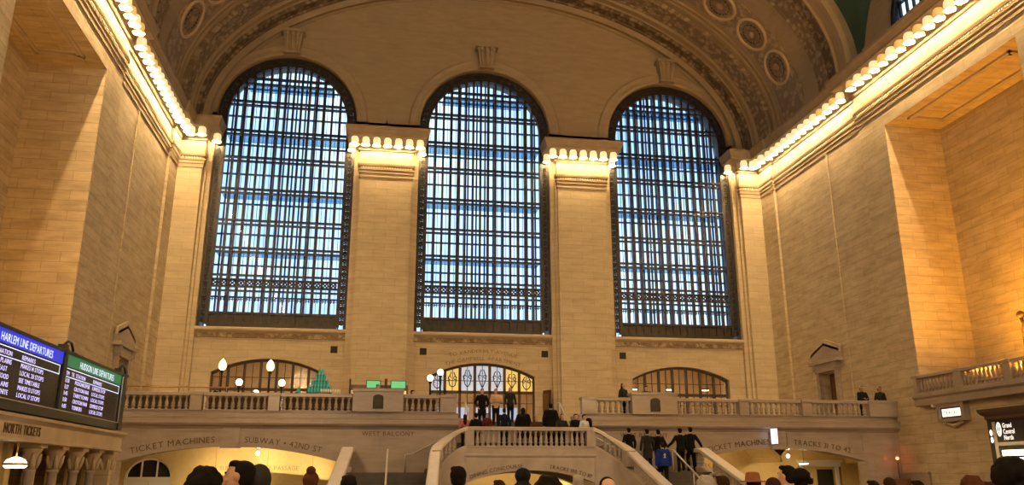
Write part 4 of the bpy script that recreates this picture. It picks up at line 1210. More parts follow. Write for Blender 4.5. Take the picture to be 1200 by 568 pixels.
# local frame: x out of the wall, y along it, z up
def bb(name, mat, *boxes):
    mb = MB()
    for q in boxes: mb.box(*q)
    return mb.build(name, mat, B)
bb('housing', 'board_housing', (-.4,-7.2,0,.10,5.3,1.70))
bb('frame', 'board_housing', (.10,-7.2,0,.16,5.3,.22), (.10,-7.2,1.62,.16,5.3,1.70), (.10,-.12,.2,.17,.12,1.74), (.10,4.95,0,.20,5.3,1.70))
bb('rail', 'steel_rail', (.16,-7.2,.20,.18,5.3,.225), (.16,4.93,.2,.19,4.96,1.6))
def screen(y0, y1, head, title, cols, rows, hdr, ty, lines):
    bb('screen', 'screen_black', (.10,y0,.22,.13,y1,1.62))
    bb('header', head, (.13,y0,1.33,.135,y1,1.62))
    def words(name, mat, items):
        E = bpy.data.objects.new(name, None); COL.objects.link(E); E.parent = B; E.empty_display_size = .1
        for y, z, t, size, kw in items:
            L = []
            lettering(L, t, size, lambda b, x, h, d: (.131+d, y+b+x, z+h), **kw)
            for m in L:
                if m.v: m.build('word_lettering', mat, E, recalc=False)
    words('title', 'screen_title', [(ty, 1.375, title, .25, dict(gap=.10, thick=.006, wide=.92))])
    mb = MB()
    for z in (1.27, 1.06): mb.box(.13, y0+.05, z, .134, y1-.12, z+.018)
    mb.box(.13, y1-.14, 1.06, .134, y1-.12, 1.288); mb.build('outline', 'screen_title', B)
    for k, row in enumerate([hdr]+lines):
        z = 1.11-k*.158-(0 if k == 0 else .02)
        words('row', 'screen_text', [(cx, z, t, .145, dict(gap=.16, thick=.004, wide=1.12)) for cx, t in zip(cols, row) if t])
screen(-7.0, -.14, 'screen_blue', 'HARLEM LINE DEPARTURES', (-6.8,-6.0,-4.2,-2.55), 7, ('TIME','TRK','DESTINATION','REMARKS'), -3.75,
       [('3:25','','WHITE PLAINS','MAKES 14 STOPS'),('3:37','','SOUTHEAST','LOCAL 20 STOPS'),('3:53','','CRESTWOOD','SEE TIMETABLE'),('4:02','','WHITE PLAINS','MAKES 13 STOPS'),('4:16','','NORTH WHITE','LOCAL 17 STOPS')])
screen(.14, 4.9, 'screen_green', 'HUDSON LINE DEPARTURES', (.22,.62,.95,2.35), 7, ('TM','TK','STATION','REMARKS'), 1.15,
       [('3:20','','POUGHKEEPSIE','EXPRESS STOP'),('3:27','','CROTON HAR','LOCAL STOPS'),('3:45','','TARRYTOWN','LOCAL STOPS'),('3:50','','CROTON HAR','EXPRESS STOP'),('4:05','','YONKERS','LOCAL STOPS')])
for i, y in enumerate((.15, 5.0)):
    mb = MB(); mb.box(-.1,y-.1,1.70,.1,y+.1,1.86); mb.tube([(0,y,1.84),(0,y+.25,1.98),(0,y+.5,1.98),(0,y+.66,1.86),(.02,y+.68,1.74)], .035, 8); mb.ball((.02,y+.68,1.70), (.12,.16,.07), 10, 6)
    mb.build('bracket_lamp', 'black_metal', B)
mb = MB()
for y in (-6,-3,0,3,5): mb.box(-.3,y-.05,-.02,.0,y+.05,.02)
mb.build('mount', 'black_metal', B)

# ------------------------------------------------------------------ north side: lit sign, portal, beacon
T = thing('wall_sign', 'lit white sign in a stone frame below the north side balcony', 'sign', (XP,-16.5,3.72))
mb = MB(); mb.box(-.30,-.85,.12,0,.85,.26); mb.box(-.30,-.85,.72,0,.85,.86); mb.box(-.30,-.85,.26,0,-.66,.72); mb.box(-.30,.66,.26,0,.85,.72); mb.build('frame', 'marble', T)
mb = MB(); mb.box(-.22,-.66,.26,0,.66,.72); mb.build('back', 'dark_brown', T)
mb = MB(); mb.box(-.25,-.56,.34,-.22,.56,.66); mb.build('panel', 'sign_white', T)
o = text_on('sign_lettering', 'letter_dark', 'TRACKS', .24, (-.252,0,.41), (0,-1,0), (0,0,1), (-1,0,0), T, thick=.004)
mb = MB(); mb.tube([(-.15,-.45,.1),(-.18,-.2,-.02),(-.18,.2,-.02),(-.15,.45,.1)], .07, 8); mb.ball((-.16,0,-.04), .1); mb.ball((-.15,-.5,.08), .08); mb.ball((-.15,.5,.08), .08); mb.build('scroll_base', 'trim_stone', T)
mb = MB(); mb.cham(-.34,-.92,.86,0,.92,.93); mb.build('cap', 'marble', T)
L = thing('globe_lamp', 'small glowing globe above the lit sign on the north wall', 'lamp', (XP-.28,-16.25,4.68))
mb = MB(); mb.ball((0,0,.07), .12, 14, 10); mb.build('globe', 'globe_white', L)
mb = MB(); mb.lathe([(.06,-.03),(.05,0.),(.03,.02)], n=10); mb.build('base', 'brass', L)
Cm = thing('security_camera', 'small camera on the wall above the corner of the lit sign', 'camera', (XP-.12,-15.4,4.62))
mb = MB(); mb.tube([(.1,0,.1),(-.1,0,.1),(-.14,0,.02)], .03, 8); mb.build('arm', 'black_metal', Cm)
mb = MB(); mb.bar((-.08,.12,.02),(-.24,-.18,-.06), .14, .12); mb.build('body', 'linen', Cm)

T = thing('portal', 'dark metal portal with a lit white sign at the north wall', 'portal', (17.4,-19.2,0))
mb = MB(); mb.box(0,-7,0,.85,0,3.72); mb.build('surround', 'black_metal', T)
mb = MB(); mb.sweep([(0,3.7),(.05,3.74),(.05,3.85),(.12,3.9),(.2,4.0),(.22,4.12),(-.85,4.16)], [(.8,0),(0,0),(0,-7)], 1); mb.build('cornice', 'dark_brown', T)
mb = MB(); mb.box(-.03,-6.8,2.85,.0,-.32,3.62); mb.build('sign_panel', 'screen_black', T)
SY = -1.55
for k, t in enumerate(('Grand', 'Central', 'North')):
    o = text_on('sign_lettering', 'sign_white', t, .25, (-.032,SY+.72,3.38-.225*k), (0,-1,0), (0,0,1), (-1,0,0), T, center=False, thick=.006, gap=.07, wide=.72)
mb = MB(); n = 20
vs = [(-.036, -.62-.13*math.cos(2*PI*j/n), 3.33+.27*math.sin(2*PI*j/n)) for j in range(n)]+[(-.036, -.62-.07*math.cos(2*PI*j/n), 3.33+.19*math.sin(2*PI*j/n)) for j in range(n)]
mb.add(vs, [(j,(j+1)%n,(j+1)%n+n,j+n) for j in range(n)]); mb.box(-.036,-.64,3.18,-.03,-.60,3.48); mb.build('sign_mark', 'sign_white', T)
mb = MB()
for z in (2.95, 3.22): mb.ball((-.02,-.16,z), (.03,.06,.11), 10, 8)
mb.build('marker_lamp', 'globe_white', T)
mb = MB(); mb.box(-.02,-6.8,.1,0,-.45,2.72); mb.build('glazing', 'screen_black', T)
mb = MB(); mb.box(-.04,-6.8,2.72,.02,-.3,2.85); mb.box(-.05,-.46,0,.02,-.3,3.62); mb.box(-.05,-3.2,0,.02,-3.05,2.72); mb.build('frame', 'steel_rail', T)
mb = MB(); mb.box(-.03,-3.0,2.35,-.02,-.6,2.55); mb.box(-.03,-3.0,2.2,-.02,-1.4,2.27); mb.build('light_strip', 'tube_lamp', T)

T = thing('red_beacon', 'small red lamp on a thin post beside the north passage', 'lamp', (17.7,-12.75,0))
mb = MB(); mb.tube([(0,0,1.45),(0,0,2.32)], .02, 8); mb.build('post', 'dark_brown', T)
mb = MB(); mb.ball((0,0,2.4), .07, 10, 8); mb.build('lamp', 'red_lamp', T)
mb = MB(); mb.cham(-.45,-.25,0,.45,.25,1.5); mb.box(-.4,-.27,.2,.4,-.25,1.35); mb.build('stand', 'bar_wood', T)
T = thing('wall_screen', 'bright white screen standing out from the pillar between the northern inscriptions', 'screen', (11.72,-12.45,3.0))
mb = MB(); mb.box(-.03,-.5,.0,.03,0,.74); mb.build('housing', 'board_housing', T)
mb = MB(); mb.box(-.05,-.48,.03,-.03,-.02,.71); mb.box(-.02,-.515,.03,.03,-.5,.71); mb.build('panel', 'screen_white', T)
mb = MB(); mb.box(-.02,-.02,.3,.02,.2,.4); mb.build('bracket', 'black_metal', T)

# uplights standing on the recess balconies, the source of the amber glow on the back walls
for s, w in ((1, 'north'), (-1, 'south')):
    for bi, (a, b) in enumerate(BAYS):
        for k, yy in enumerate((-4.9, -6.9)):
            L = thing('uplight', 'amber uplight on the floor of the %s recess balcony, bay %s, %s from the west' % (w, ordw(bi), ordw(k)), 'uplight', (s*(XP+.5), a+yy, 5.0), group='amber uplights in the side recesses')
            mb = MB(); mb.lathe([(.16,0),(.18,.03),(.05,.06),(.05,.16)], n=12); mb.build('stand', 'black_metal', L)
            mb = MB(); mb.lathe([(.06,.14),(.17,.2),(.2,.32),(.2,.34),(.17,.34),(.14,.28)], n=16, caps=False); mb.build('hood', 'black_metal', L)
            mb = MB(); mb.lathe([(.0,.285),(.15,.285),(.15,.29),(.0,.29)], n=16); mb.build('lens', 'uplight_lens' if s > 0 else 'uplight_lens_dim', L)
# lamp bracket seen in the north recess
T = thing('wall_bracket', 'dark bracket lamp on the back wall of the north recess', 'lamp', (19.6,-19.35,5.0))
mb = MB(); mb.tube([(0,0,0),(0,0,2.3),(-.05,-.15,2.55),(0,0,2.8),(.1,.15,2.95)], .07, 8); mb.build('stem', 'dark_brown', T)
mb = MB(); mb.ball((0,0,2.95), .16); mb.lathe([(.2,0),(.22,.05),(.08,.12)], n=12); mb.build('finial', 'dark_brown', T)

# ------------------------------------------------------------------ balcony furniture: lamp posts, bar, tables
def lamp_post(x, y, h, kind, label):
    L = thing('lamp_post', label, 'lamp post', (x, y, ZBF), group='lamp posts on the balcony')
    mb = MB(); mb.lathe([(.2,0),(.2,.06),(.11,.12),(.07,.3),(.05,.5),(.042,h-.15),(.07,h-.1),(.09,h-.04),(.05,h)], n=12); mb.build('post', 'black_metal', L)
    mb = MB()
    if kind == 'tulip': mb.lathe([(.06,h),(.14,h+.06),(.18,h+.17),(.165,h+.30),(.11,h+.42),(.045,h+.50),(.01,h+.54)], n=16); mb.build('shade', 'tulip_glass', L)
    else: mb.ball((0,0,h+.14), .155, 16, 12); mb.build('globe', 'globe_white' if kind == 'white' else 'globe_glass', L)
    return L
lamp_post(-13.27,-9, 2.32, 'tulip', 'tall tulip-shaded lamp post at the southern end of the bar')
lamp_post(-11.14,-9, 2.32, 'tulip', 'tall tulip-shaded lamp post in front of the southern doorway')
lamp_post(-12.38,-9.6, 1.58, 'warm', 'short globe lamp between the two tall tulip lamps')
lamp_post(-10.55,-9.2, 1.62, 'warm', 'short globe lamp beside the teal bottle display')
lamp_post(-11.9,-7.5, 1.3, 'white', 'smallest white globe lamp behind the short globe lamp')
lamp_post(-3.72,-9, 1.98, 'white', 'white globe lamp near the central doorway, the lower of the pair')
lamp_post(-3.22,-8.7, 2.30, 'white', 'white globe lamp near the central doorway, the taller of the pair')

def bar_counter(x0, x1, y, label, h=1.15):
    T = thing('bar_counter', label, 'bar counter', ((x0+x1)/2, y, ZBF)); w = (x1-x0)/2
    mb = MB(); mb.box(-w,-.3,0,w,.3,h-.06); mb.build('body', 'bar_wood', T)
    mb = MB(); mb.cham(-w-.06,-.42,h-.06,w+.06,.36,h,.015); mb.build('top', 'marble', T)
    n = int((x1-x0)/.6)
    for i in range(n):
        mb = MB(); mb.box(-w+.05+i*.6,-.325,.15,-w+.55+i*.6,-.3,h-.2); mb.build('front_panel', 'dark_brown', T)
    return T
bar_counter(-10.2,-7.9,-6.4, 'dark wooden bar counter under the teal bottle display', 1.5)
bar_counter(-7.5,-4.7,-6.4, 'glowing bar counter behind the southern plaque pedestal', 1.55)
# stepped display of teal bottles
T = thing('display_stand', 'stepped dark stand carrying teal bottles on the bar', 'display stand', (-9.0,-6.2,ZBF+1.5))
mb = MB()
for k in range(4): mb.box(-.60+.14*k,-.45+.16*k,0 if k == 0 else .30*k-.2,.60-.14*k,.35,.30*k+.10)
mb.build('steps', 'black_metal', T)
def bottle_proto():
    T = thing('bottle', 'x', 'bottle', group='teal bottles on the bar display')
    mb = MB(); mb.lathe([(.062,0),(.066,.03),(.066,.20),(.05,.26),(.025,.30),(.025,.33)], n=10); mb.build('body', 'teal_bottle', T)
    mb = MB(); mb.lathe([(.03,.33),(.03,.37)], n=8); mb.build('cap', 'gold_leaf', T)
    return T
bp = bottle_proto(); used = False
rown = ['lowest', 'second', 'third', 'top']
for k in range(4):
    n = 8-2*k
    for i in range(n):
        loc = (-9.0+(i-(n-1)/2)*.145, -6.57+.16*k, ZBF+1.5+.30*k+.10)
        lab = 'teal bottle on the %s step of the display stand, %s from the south' % (rown[k], ordw(i))
        if not used: bp.location = loc; bp['label'] = lab; used = True
        else: dup(bp, loc, None, lab, 'teal bottles on the bar display')
# two smaller teal bottles on the bar, glasses on the dark counter
for i, x in enumerate((-10.05, -9.98)): dup(bp, (x, -6.45-.22*i, ZBF+1.5), None, 'single teal bottle at the southern end of the bar, %s' % ('nearer the wall' if i == 0 else 'nearer the rail'), 'teal bottles at the end of the bar')
def glass_proto():
    T = thing('wine_glass', 'x', 'glass', group='glasses on the bar')
    mb = MB(); mb.lathe([(.05,0),(.05,.01),(.01,.02),(.01,.1),(.04,.14),(.05,.2),(.04,.26)], n=10, caps=False); mb.build('bowl', 'linen', T)
    return T
gp = None
for i in range(9):
    loc = (-8.9+i*.11, -6.62, ZBF+1.5); lab = 'pale wine glass on the dark bar counter, %s from the south' % ordw(i)
    if gp is None: gp = glass_proto(); gp.location = loc; gp['label'] = lab
    else: dup(gp, loc, None, lab, 'glasses on the bar')
# back bar: lit screens and glowing shelf
T = thing('back_bar', 'back bar with two green screens and an orange lit shelf', 'back bar', (-6.1,-5.4,ZBF))
mb = MB(); mb.box(-1.5,-.25,0,1.5,.25,1.5); mb.box(-1.5,.15,1.5,1.5,.25,2.15); mb.build('cabinet', 'bar_wood', T)
mb = MB(); mb.box(-1.4,.1,1.56,1.4,.15,1.86); mb.build('lit_shelf', 'bar_glow', T)
for x0, x1 in ((-.62,.05), (.62,1.35)):
    mb = MB(); mb.box(x0-.04,-.06,1.95,x1+.04,.02,2.36); mb.build('screen_frame', 'black_metal', T)
    mb = MB(); mb.box(x0,-.07,1.98,x1,-.06,2.33); mb.build('screen', 'green_screen', T)
mb = MB(); mb.box(-1.5,-.25,1.5,-1.42,.2,2.4); mb.box(.28,-.1,1.5,.42,.1,2.45); mb.build('post', 'dark_brown', T)
for i in range(10):
    x = -7.45+i*.29
    loc = (x, -5.5, ZBF+1.5)
    lab = 'small bottle on the back bar shelf, %s from the south' % ordw(i)
    B2 = thing('liquor_bottle', lab, 'bottle', loc, group='bottles on the back bar')
    mb = MB(); mb.lathe([(.06,0),(.065,.02),(.065,.22),(.025,.28),(.025,.34)], n=8); mb.build('body', ('linen','dark_brown','bar_glow')[i % 3], B2)
# tables with white cloths behind the southern balustrade
for i, (x, y) in enumerate([(-16.2,-10.6),(-14.4,-10.4),(-12.9,-10.9),(-10.2,-10.6),(-8.3,-10.5),(-4.4,-10.2)]):
    T = thing('dining_table', 'small round dining table on the balcony, %s from the south wall' % ordw(i), 'table', (x, y, ZBF), group='dining tables on the balcony')
    mb = MB(); mb.lathe([(.2,0),(.2,.03),(.04,.06),(.035,.72)], n=10); mb.build('pedestal', 'black_metal', T)
    mb = MB(); mb.lathe([(.4,.72),(.42,.73),(.42,.76),(.4,.77)], n=20); mb.build('tabletop', 'bar_wood', T)
    c = MB(); c.lathe([(.46,.60),(.45,.70),(.43,.78),(.0,.785)], n=20, caps=False); o = c.build('tablecloth', 'linen', loc=(x, y, ZBF)); tag(o, 'white cloth on the balcony dining table, %s from the south wall' % ordw(i), 'tablecloth', 'white cloths on the balcony tables')
    Bk = thing('table_lamp', 'tiny glowing lamp on the balcony dining table, %s from the south wall' % ordw(i), 'lamp', (x, y, ZBF+.785), group='tiny lamps on the balcony tables')
    c = MB(); c.lathe([(.06,0),(.06,.02),(.015,.03),(.015,.2)], n=8); c.build('stem', 'brass', Bk)
    c = MB(); c.lathe([(.09,.18),(.05,.3)], n=10); c.build('shade', 'globe_white', Bk)
# open dark door at the north side of the central doorway
D = thing('door_8', 'tall dark open door beside the central doorway', 'door', (3.95,-.7,ZBF), rz=math.radians(-62), kind='structure')
mb = MB(); mb.box(-1.0,-.04,0,0,.04,2.5); mb.build('door_leaf', 'dark_brown', D)
mb = MB(); mb.box(-.85,-.06,.3,-.15,-.04,1.1); mb.box(-.85,-.06,1.3,-.15,-.04,2.3); mb.build('door_panel', 'bar_wood', D)
# candelabra standing on the pier capitals
T = thing('finial', 'small dark finial standing on the southern window pier cornice', 'finial', (-6.25,-.9,22.2))
mb = MB(); mb.lathe([(.12,0),(.12,.05),(.05,.1),(.06,.2),(.14,.34),(.12,.5),(.05,.6),(.02,.8)], n=12); mb.build('urn', 'black_metal', T)
for i, x in enumerate((-S/2-1.5, S/2+1.45)):
    T = thing('lamp_housing', 'pale box fitting on the %s window pier cornice' % ('southern', 'northern')[i], 'box', (x+ (0 if i else .1),-.95,22.2), group='pale boxes on the pier cornices')
    mb = MB(); mb.cham(-.2,-.18,0,.2,.18,.34); mb.build('box', 'pier_stone', T)

# low dark wooden screens behind the southern balustrade
for i, (x0, x1) in enumerate([(-16.6,-13.9),(-13.3,-10.8),(-10.2,-7.3),(-5.0,-3.6)]):
    T = thing('wooden_screen', 'low dark wooden screen behind the southern balustrade, %s from the side wall' % ordw(i), 'screen', ((x0+x1)/2,-11.55,ZBF), group='low wooden screens on the balcony')
    w = (x1-x0)/2; mb = MB(); mb.box(-w,-.03,0,w,.03,.86); mb.build('board', 'dark_brown', T)
    mb = MB(); mb.cham(-w-.02,-.06,.86,w+.02,.06,.91,.01); mb.build('rail', 'bar_wood', T)
# ------------------------------------------------------------------ people
def solid(mb, voxel, smooth=2):
    """melt overlapping closed shapes into one continuous skin"""
    me = bpy.data.meshes.new('tmp'); me.from_pydata(mb.v, [], mb.f)
    bm = bmesh.new(); bm.from_mesh(me); bmesh.ops.recalc_face_normals(bm, faces=bm.faces); bm.to_mesh(me); bm.free()
    ob = bpy.data.objects.new('tmp', me); COL.objects.link(ob)
    r = ob.modifiers.new('r', 'REMESH'); r.mode = 'VOXEL'; r.voxel_size = voxel; r.use_smooth_shade = True
    if smooth:
        q = ob.modifiers.new('s', 'SMOOTH'); q.iterations = smooth; q.factor = .5
    bpy.context.view_layer.update()
    dg = bpy.context.evaluated_depsgraph_get()
    out = bpy.data.meshes.new_from_object(ob.evaluated_get(dg))
    bpy.data.objects.remove(ob); bpy.data.meshes.remove(me)
    return out
SKIN = {}
def cloth(name, col, rough=.9): plain(name, tuple(c*.8 for c in col) if max(col) < .1 else col, rough, noise=.12, nscale=9., spec=.06)
for n, c in (('skin_light', (.52, .31, .22)), ('skin_mid', (.36, .20, .13)), ('skin_dark', (.12, .065, .04)), ('lips', (.35, .13, .11)), ('eye_white', (.6, .57, .52)), ('eye_dark', (.02, .015, .012))):
    plain(n, c, .5)
for n, c in (('black_cloth', (.012, .012, .014)), ('charcoal_cloth', (.03, .03, .034)), ('navy_cloth', (.012, .016, .035)), ('royal_blue_cloth', (.012, .03, .22)), ('tan_knit', (.50, .36, .25)),
             ('white_cloth', (.62, .60, .62)), ('brown_fur', (.085, .045, .028)), ('denim_cloth', (.035, .05, .09)), ('grey_fleece', (.22, .22, .24)), ('light_grey_cloth', (.42, .36, .33)),
             ('dark_green_cloth', (.03, .04, .03)), ('pink_cloth', (.48, .16, .2)), ('maroon_cloth', (.10, .02, .025)), ('cream_cloth', (.55, .47, .36)), ('rust_felt', (.20, .085, .05)),
             ('hair_black', (.010, .008, .007)), ('hair_brown', (.035, .018, .010)), ('hair_auburn', (.085, .032, .016)), ('hair_grey', (.28, .25, .23)), ('hair_blond', (.26, .15, .07)), ('shoe_dark', (.015, .013, .012))):
    cloth(n, c)

def tubes(mb, pts, rs, n=10): mb.tube(pts, rs, n); [mb.ball(tuple(p), r*.98, 10, 6) for p, r in zip(pts, rs)]
def pose_points(p):
    """joints of a 1.75 m figure facing +y, standing at the origin"""
    dz = p.get('drop', 0); lean = p.get('lean', 0); hx = p.get('hx', 0)
    def L(x, y, z): # torso point leaning about the hip
        h = .93-dz; a = math.radians(lean); yy, zz = y, z-dz-h
        return (x, yy*math.cos(a)+zz*math.sin(a), h+zz*math.cos(a)-yy*math.sin(a))
    J = {'L': L}
    for s, k in ((-1, 'l'), (1, 'r')):
        J['sh'+k] = L(s*.185, -.005, 1.405)
        e, w = p.get('arm'+k, ((.27, -.02, 1.14), (.28, .06, .89)))
        J['el'+k] = L(s*e[0], e[1], e[2]); J['wr'+k] = L(s*w[0], w[1], w[2])
        kn, an = p.get('leg'+k, ((.10, .01, .50), (.11, -.02, .085)))
        J['hp'+k] = (s*.09, 0, .92-dz); J['kn'+k] = (s*kn[0], kn[1], kn[2]); J['an'+k] = (s*an[0], an[1], an[2])
    return J
TOR = [(.80,.11,.09,0,0),(.86,.155,.115,0,-.01),(.94,.168,.122,0,-.012),(1.02,.155,.112,0,-.004),(1.11,.140,.098,0,0),(1.20,.150,.104,0,.006),(1.29,.168,.114,0,.008),(1.36,.178,.108,0,.002),(1.415,.165,.090,0,-.006),(1.45,.105,.072,0,-.012),(1.475,.066,.064,0,-.010),(1.53,.056,.058,0,0),(1.57,.055,.06,0,.008)]
HEAD = [(1.520,.020,.020,0,.062),(1.530,.040,.042,0,.048),(1.548,.054,.066,0,.028),(1.575,.062,.080,0,.018),(1.605,.068,.088,0,.012),(1.640,.073,.094,0,.008),(1.675,.076,.098,0,.003),(1.705,.073,.094,0,-.003),(1.730,.060,.078,0,-.008),(1.748,.036,.048,0,-.010),(1.754,.012,.016,0,-.010)]
def xloft(mb, rings, fn, grow=0., n=18):
    vs = []
    for z, rx, ry, xo, yo in rings:
        for j in range(n):
            t = 2*PI*j/n; vs.append(fn(xo+(rx+grow)*math.cos(t), yo+(ry+grow)*math.sin(t), z))
    k = len(rings)
    fs = [(i*n+j, i*n+(j+1)%n, (i+1)*n+(j+1)%n, (i+1)*n+j) for i in range(k-1) for j in range(n)]+[tuple(range(n))[::-1], tuple(range((k-1)*n, k*n))]
    mb.add(vs, fs)
def head_fn(p, L):
    t = math.radians(p.get('turn', 0)); nod = math.radians(p.get('nod', 0)); c = (0, 0, 1.54)
    def H(x, y, z):
        y2, z2 = y*math.cos(nod)+(z-c[2])*math.sin(nod), (z-c[2])*math.cos(nod)-y*math.sin(nod)
        x3, y3 = x*math.cos(t)-y2*math.sin(t), x*math.sin(t)+y2*math.cos(t)
        return L(x3, y3, c[2]+z2)
    return H
def blob(mb, fn, c, r, n=12, m=8):
    rings = [(c[2]-r[2]*math.cos(PI*(i+.15)/(m+.3)), r[0]*math.sin(PI*(i+.15)/(m+.3)), r[1]*math.sin(PI*(i+.15)/(m+.3)), c[0], c[1]) for i in range(m+1)]
    xloft(mb, rings, fn, 0, n)
def make_body(p, vox):
    J = pose_points(p); L = J['L']; H = head_fn(p, L); mb = MB()
    xloft(mb, TOR, L); xloft(mb, HEAD, H)
    blob(mb, H, (0,.098,1.632), (.013,.020,.024)); blob(mb, H, (0,.107,1.622), (.017,.016,.013)); blob(mb, H, (0,.086,1.668), (.052,.014,.010))
    blob(mb, H, (0,.074,1.545), (.024,.020,.016)); blob(mb, H, (0,.090,1.585), (.024,.012,.010))
    for s in (-1, 1):
        blob(mb, H, (s*.040,.074,1.615), (.022,.018,.020)); blob(mb, H, (s*.076,-.004,1.640), (.010,.022,.032))
    for s, k in ((-1, 'l'), (1, 'r')):
        tubes(mb, [L(s*.12,-.005,1.40), J['sh'+k], J['el'+k], J['wr'+k]], [.058,.056,.042,.029])
        tubes(mb, [J['hp'+k], J['kn'+k], J['an'+k]], [.092,.060,.042])
        # calf
        kn, an = Vector(J['kn'+k]), Vector(J['an'+k]); c = kn.lerp(an, .3); mb.ball((c.x, c.y-.015, c.z), (.056,.058,.11))
        # foot
        a = J['an'+k]; fy = p.get('foot', 0)
        mb.ball((a[0],a[1]+.06,a[2]-.045), (.042,.125,.034)); mb.ball((a[0],a[1]-.02,a[2]-.03), (.036,.05,.05))
        # hand: palm, four fingers, thumb
        w, e = Vector(J['wr'+k]), Vector(J['el'+k]); d = (w-e).normalized()
        side = Vector((1,0,0)) if abs(d.x) < .8 else Vector((0,1,0)); side = (side-d*side.dot(d)).normalized(); q = d.cross(side)
        across = q if abs(d.z) > .6 else side       # palm faces the thigh when hanging
        nrm = d.cross(across)
        if nrm.dot(Vector((-s,0,0))) < 0: nrm = -nrm
        pc = w+d*.05
        for t in (-.028, -.009, .010, .028): mb.tube([w+across*t*.5, w+across*t*.9+d*.045, w+across*t+d*.088], [.016,.014,.0125], 8)
        for t, l in ((-.030,.060), (-.010,.074), (.010,.078), (.029,.068)):
            b = w+across*t+d*.086; mb.tube([b, b+d*l*.45+nrm*.006, b+d*l*.8+nrm*.022, b+d*l+nrm*.036], [.0105,.010,.0092,.008], 7)
        tb = w+d*.025+across*.024*(1 if across.y >= 0 else -1)
        o = across*(1 if across.y >= 0 else -1)
        mb.tube([tb, tb+o*.025+d*.03+nrm*.012, tb+o*.032+d*.06+nrm*.02], [.014,.0115,.009], 7)
    return solid(mb, vox, 1)
def make_jacket(p, vox, hem=.82, bulk=.022, hood=False, collar=True):
    J = pose_points(p); L = J['L']; mb = MB()
    rings = [(max(z, hem) if z < hem else z, rx, ry, xo, yo) for z, rx, ry, xo, yo in TOR if z >= hem-.001 and z < 1.465]
    flat = lambda x, y, z: L(x, y, z)
    if hem < .80:
        rings = [(hem,.185,.145,0,-.005),(.70,.178,.138,0,-.006)]+[r for r in TOR if .80 < r[0] < 1.465]
    else: rings = [(hem,.168,.124,0,-.01)]+[r for r in TOR if hem+.02 < r[0] < 1.465]
    xloft(mb, rings, flat, bulk)
    for s, k in ((-1, 'l'), (1, 'r')):
        w = Vector(J['el'+k]).lerp(Vector(J['wr'+k]), .93)
        tubes(mb, [L(s*.11,-.005,1.395), J['sh'+k], J['el'+k], tuple(w)], [.062+bulk*.8,.060+bulk*.8,.046+bulk*.8,.036+bulk*.7])
    if collar: xloft(mb, [(1.44,.088,.082,0,-.012),(1.475,.076,.075,0,-.012),(1.505,.072,.072,0,-.008)], L, bulk*.5)
    if hood:
        blob(mb, L, (0,-.085,1.47), (.125,.075,.085)); blob(mb, L, (.07,-.04,1.50), (.06,.07,.05)); blob(mb, L, (-.07,-.04,1.50), (.06,.07,.05))
    return solid(mb, vox, 1)
def make_trousers(p, vox, wide=.014):
    J = pose_points(p); L = J['L']; mb = MB()
    xloft(mb, [(.80,.13,.105,0,0),(.86,.158,.118,0,-.01),(.94,.17,.124,0,-.012),(1.0,.158,.114,0,-.004)], L, .010)
    for k in 'lr':
        a = Vector(J['kn'+k]).lerp(Vector(J['an'+k]), .94)
        tubes(mb, [J['hp'+k], J['kn'+k], tuple(a)], [.094+wide,.066+wide,.054+wide])
    return solid(mb, vox, 1)
def make_shoes(p, vox):
    J = pose_points(p); mb = MB()
    for k in 'lr':
        a = J['an'+k]; mb.ball((a[0],a[1]+.06,a[2]-.042), (.050,.138,.042)); mb.ball((a[0],a[1]-.02,a[2]-.03), (.044,.062,.056))
    return solid(mb, vox, 1)
def make_hair(p, vox, style):
    J = pose_points(p); L = J['L']; H = head_fn(p, L); mb = MB()
    if style == 'hoodup':
        blob(mb, H, (0,-.025,1.65), (.105,.115,.13)); blob(mb, H, (0,-.03,1.53), (.10,.10,.10)); return solid(mb, vox, 2)
    blob(mb, H, (0,-.028,1.678), (.087,.096,.092), 16, 10)
    blob(mb, H, (0,-.045,1.625), (.080,.072,.075), 14, 8)
    if style == 'short':
        blob(mb, H, (.02,.045,1.735), (.055,.05,.030)); blob(mb, H, (-.03,.03,1.74), (.05,.05,.028))
    if style == 'long':
        blob(mb, H, (0,-.062,1.56), (.092,.062,.16)); blob(mb, H, (.055,-.03,1.57), (.035,.06,.13)); blob(mb, H, (-.055,-.03,1.57), (.035,.06,.13)); blob(mb, L, (0,-.115,1.40), (.095,.045,.17))
    if style == 'bun':
        blob(mb, H, (0,-.075,1.775), (.052,.052,.046)); 
    if style in ('curly', 'fluffy'):
        rr = random.Random(3)
        for i in range(46 if style == 'curly' else 70):
            t = rr.uniform(0, 2*PI); u = rr.uniform(-.35, 1); q = math.sqrt(1-u*u)
            x, y, z = .085*q*math.cos(t), -.028+.098*q*math.sin(t), 1.68+.088*u
            if y > .05 and z < 1.72: continue
            s = rr.uniform(.02, .034)*(1.25 if style == 'fluffy' else 1); blob(mb, H, (x,y,z), (s,s,s), 8, 5)
    return solid(mb, vox, 1)
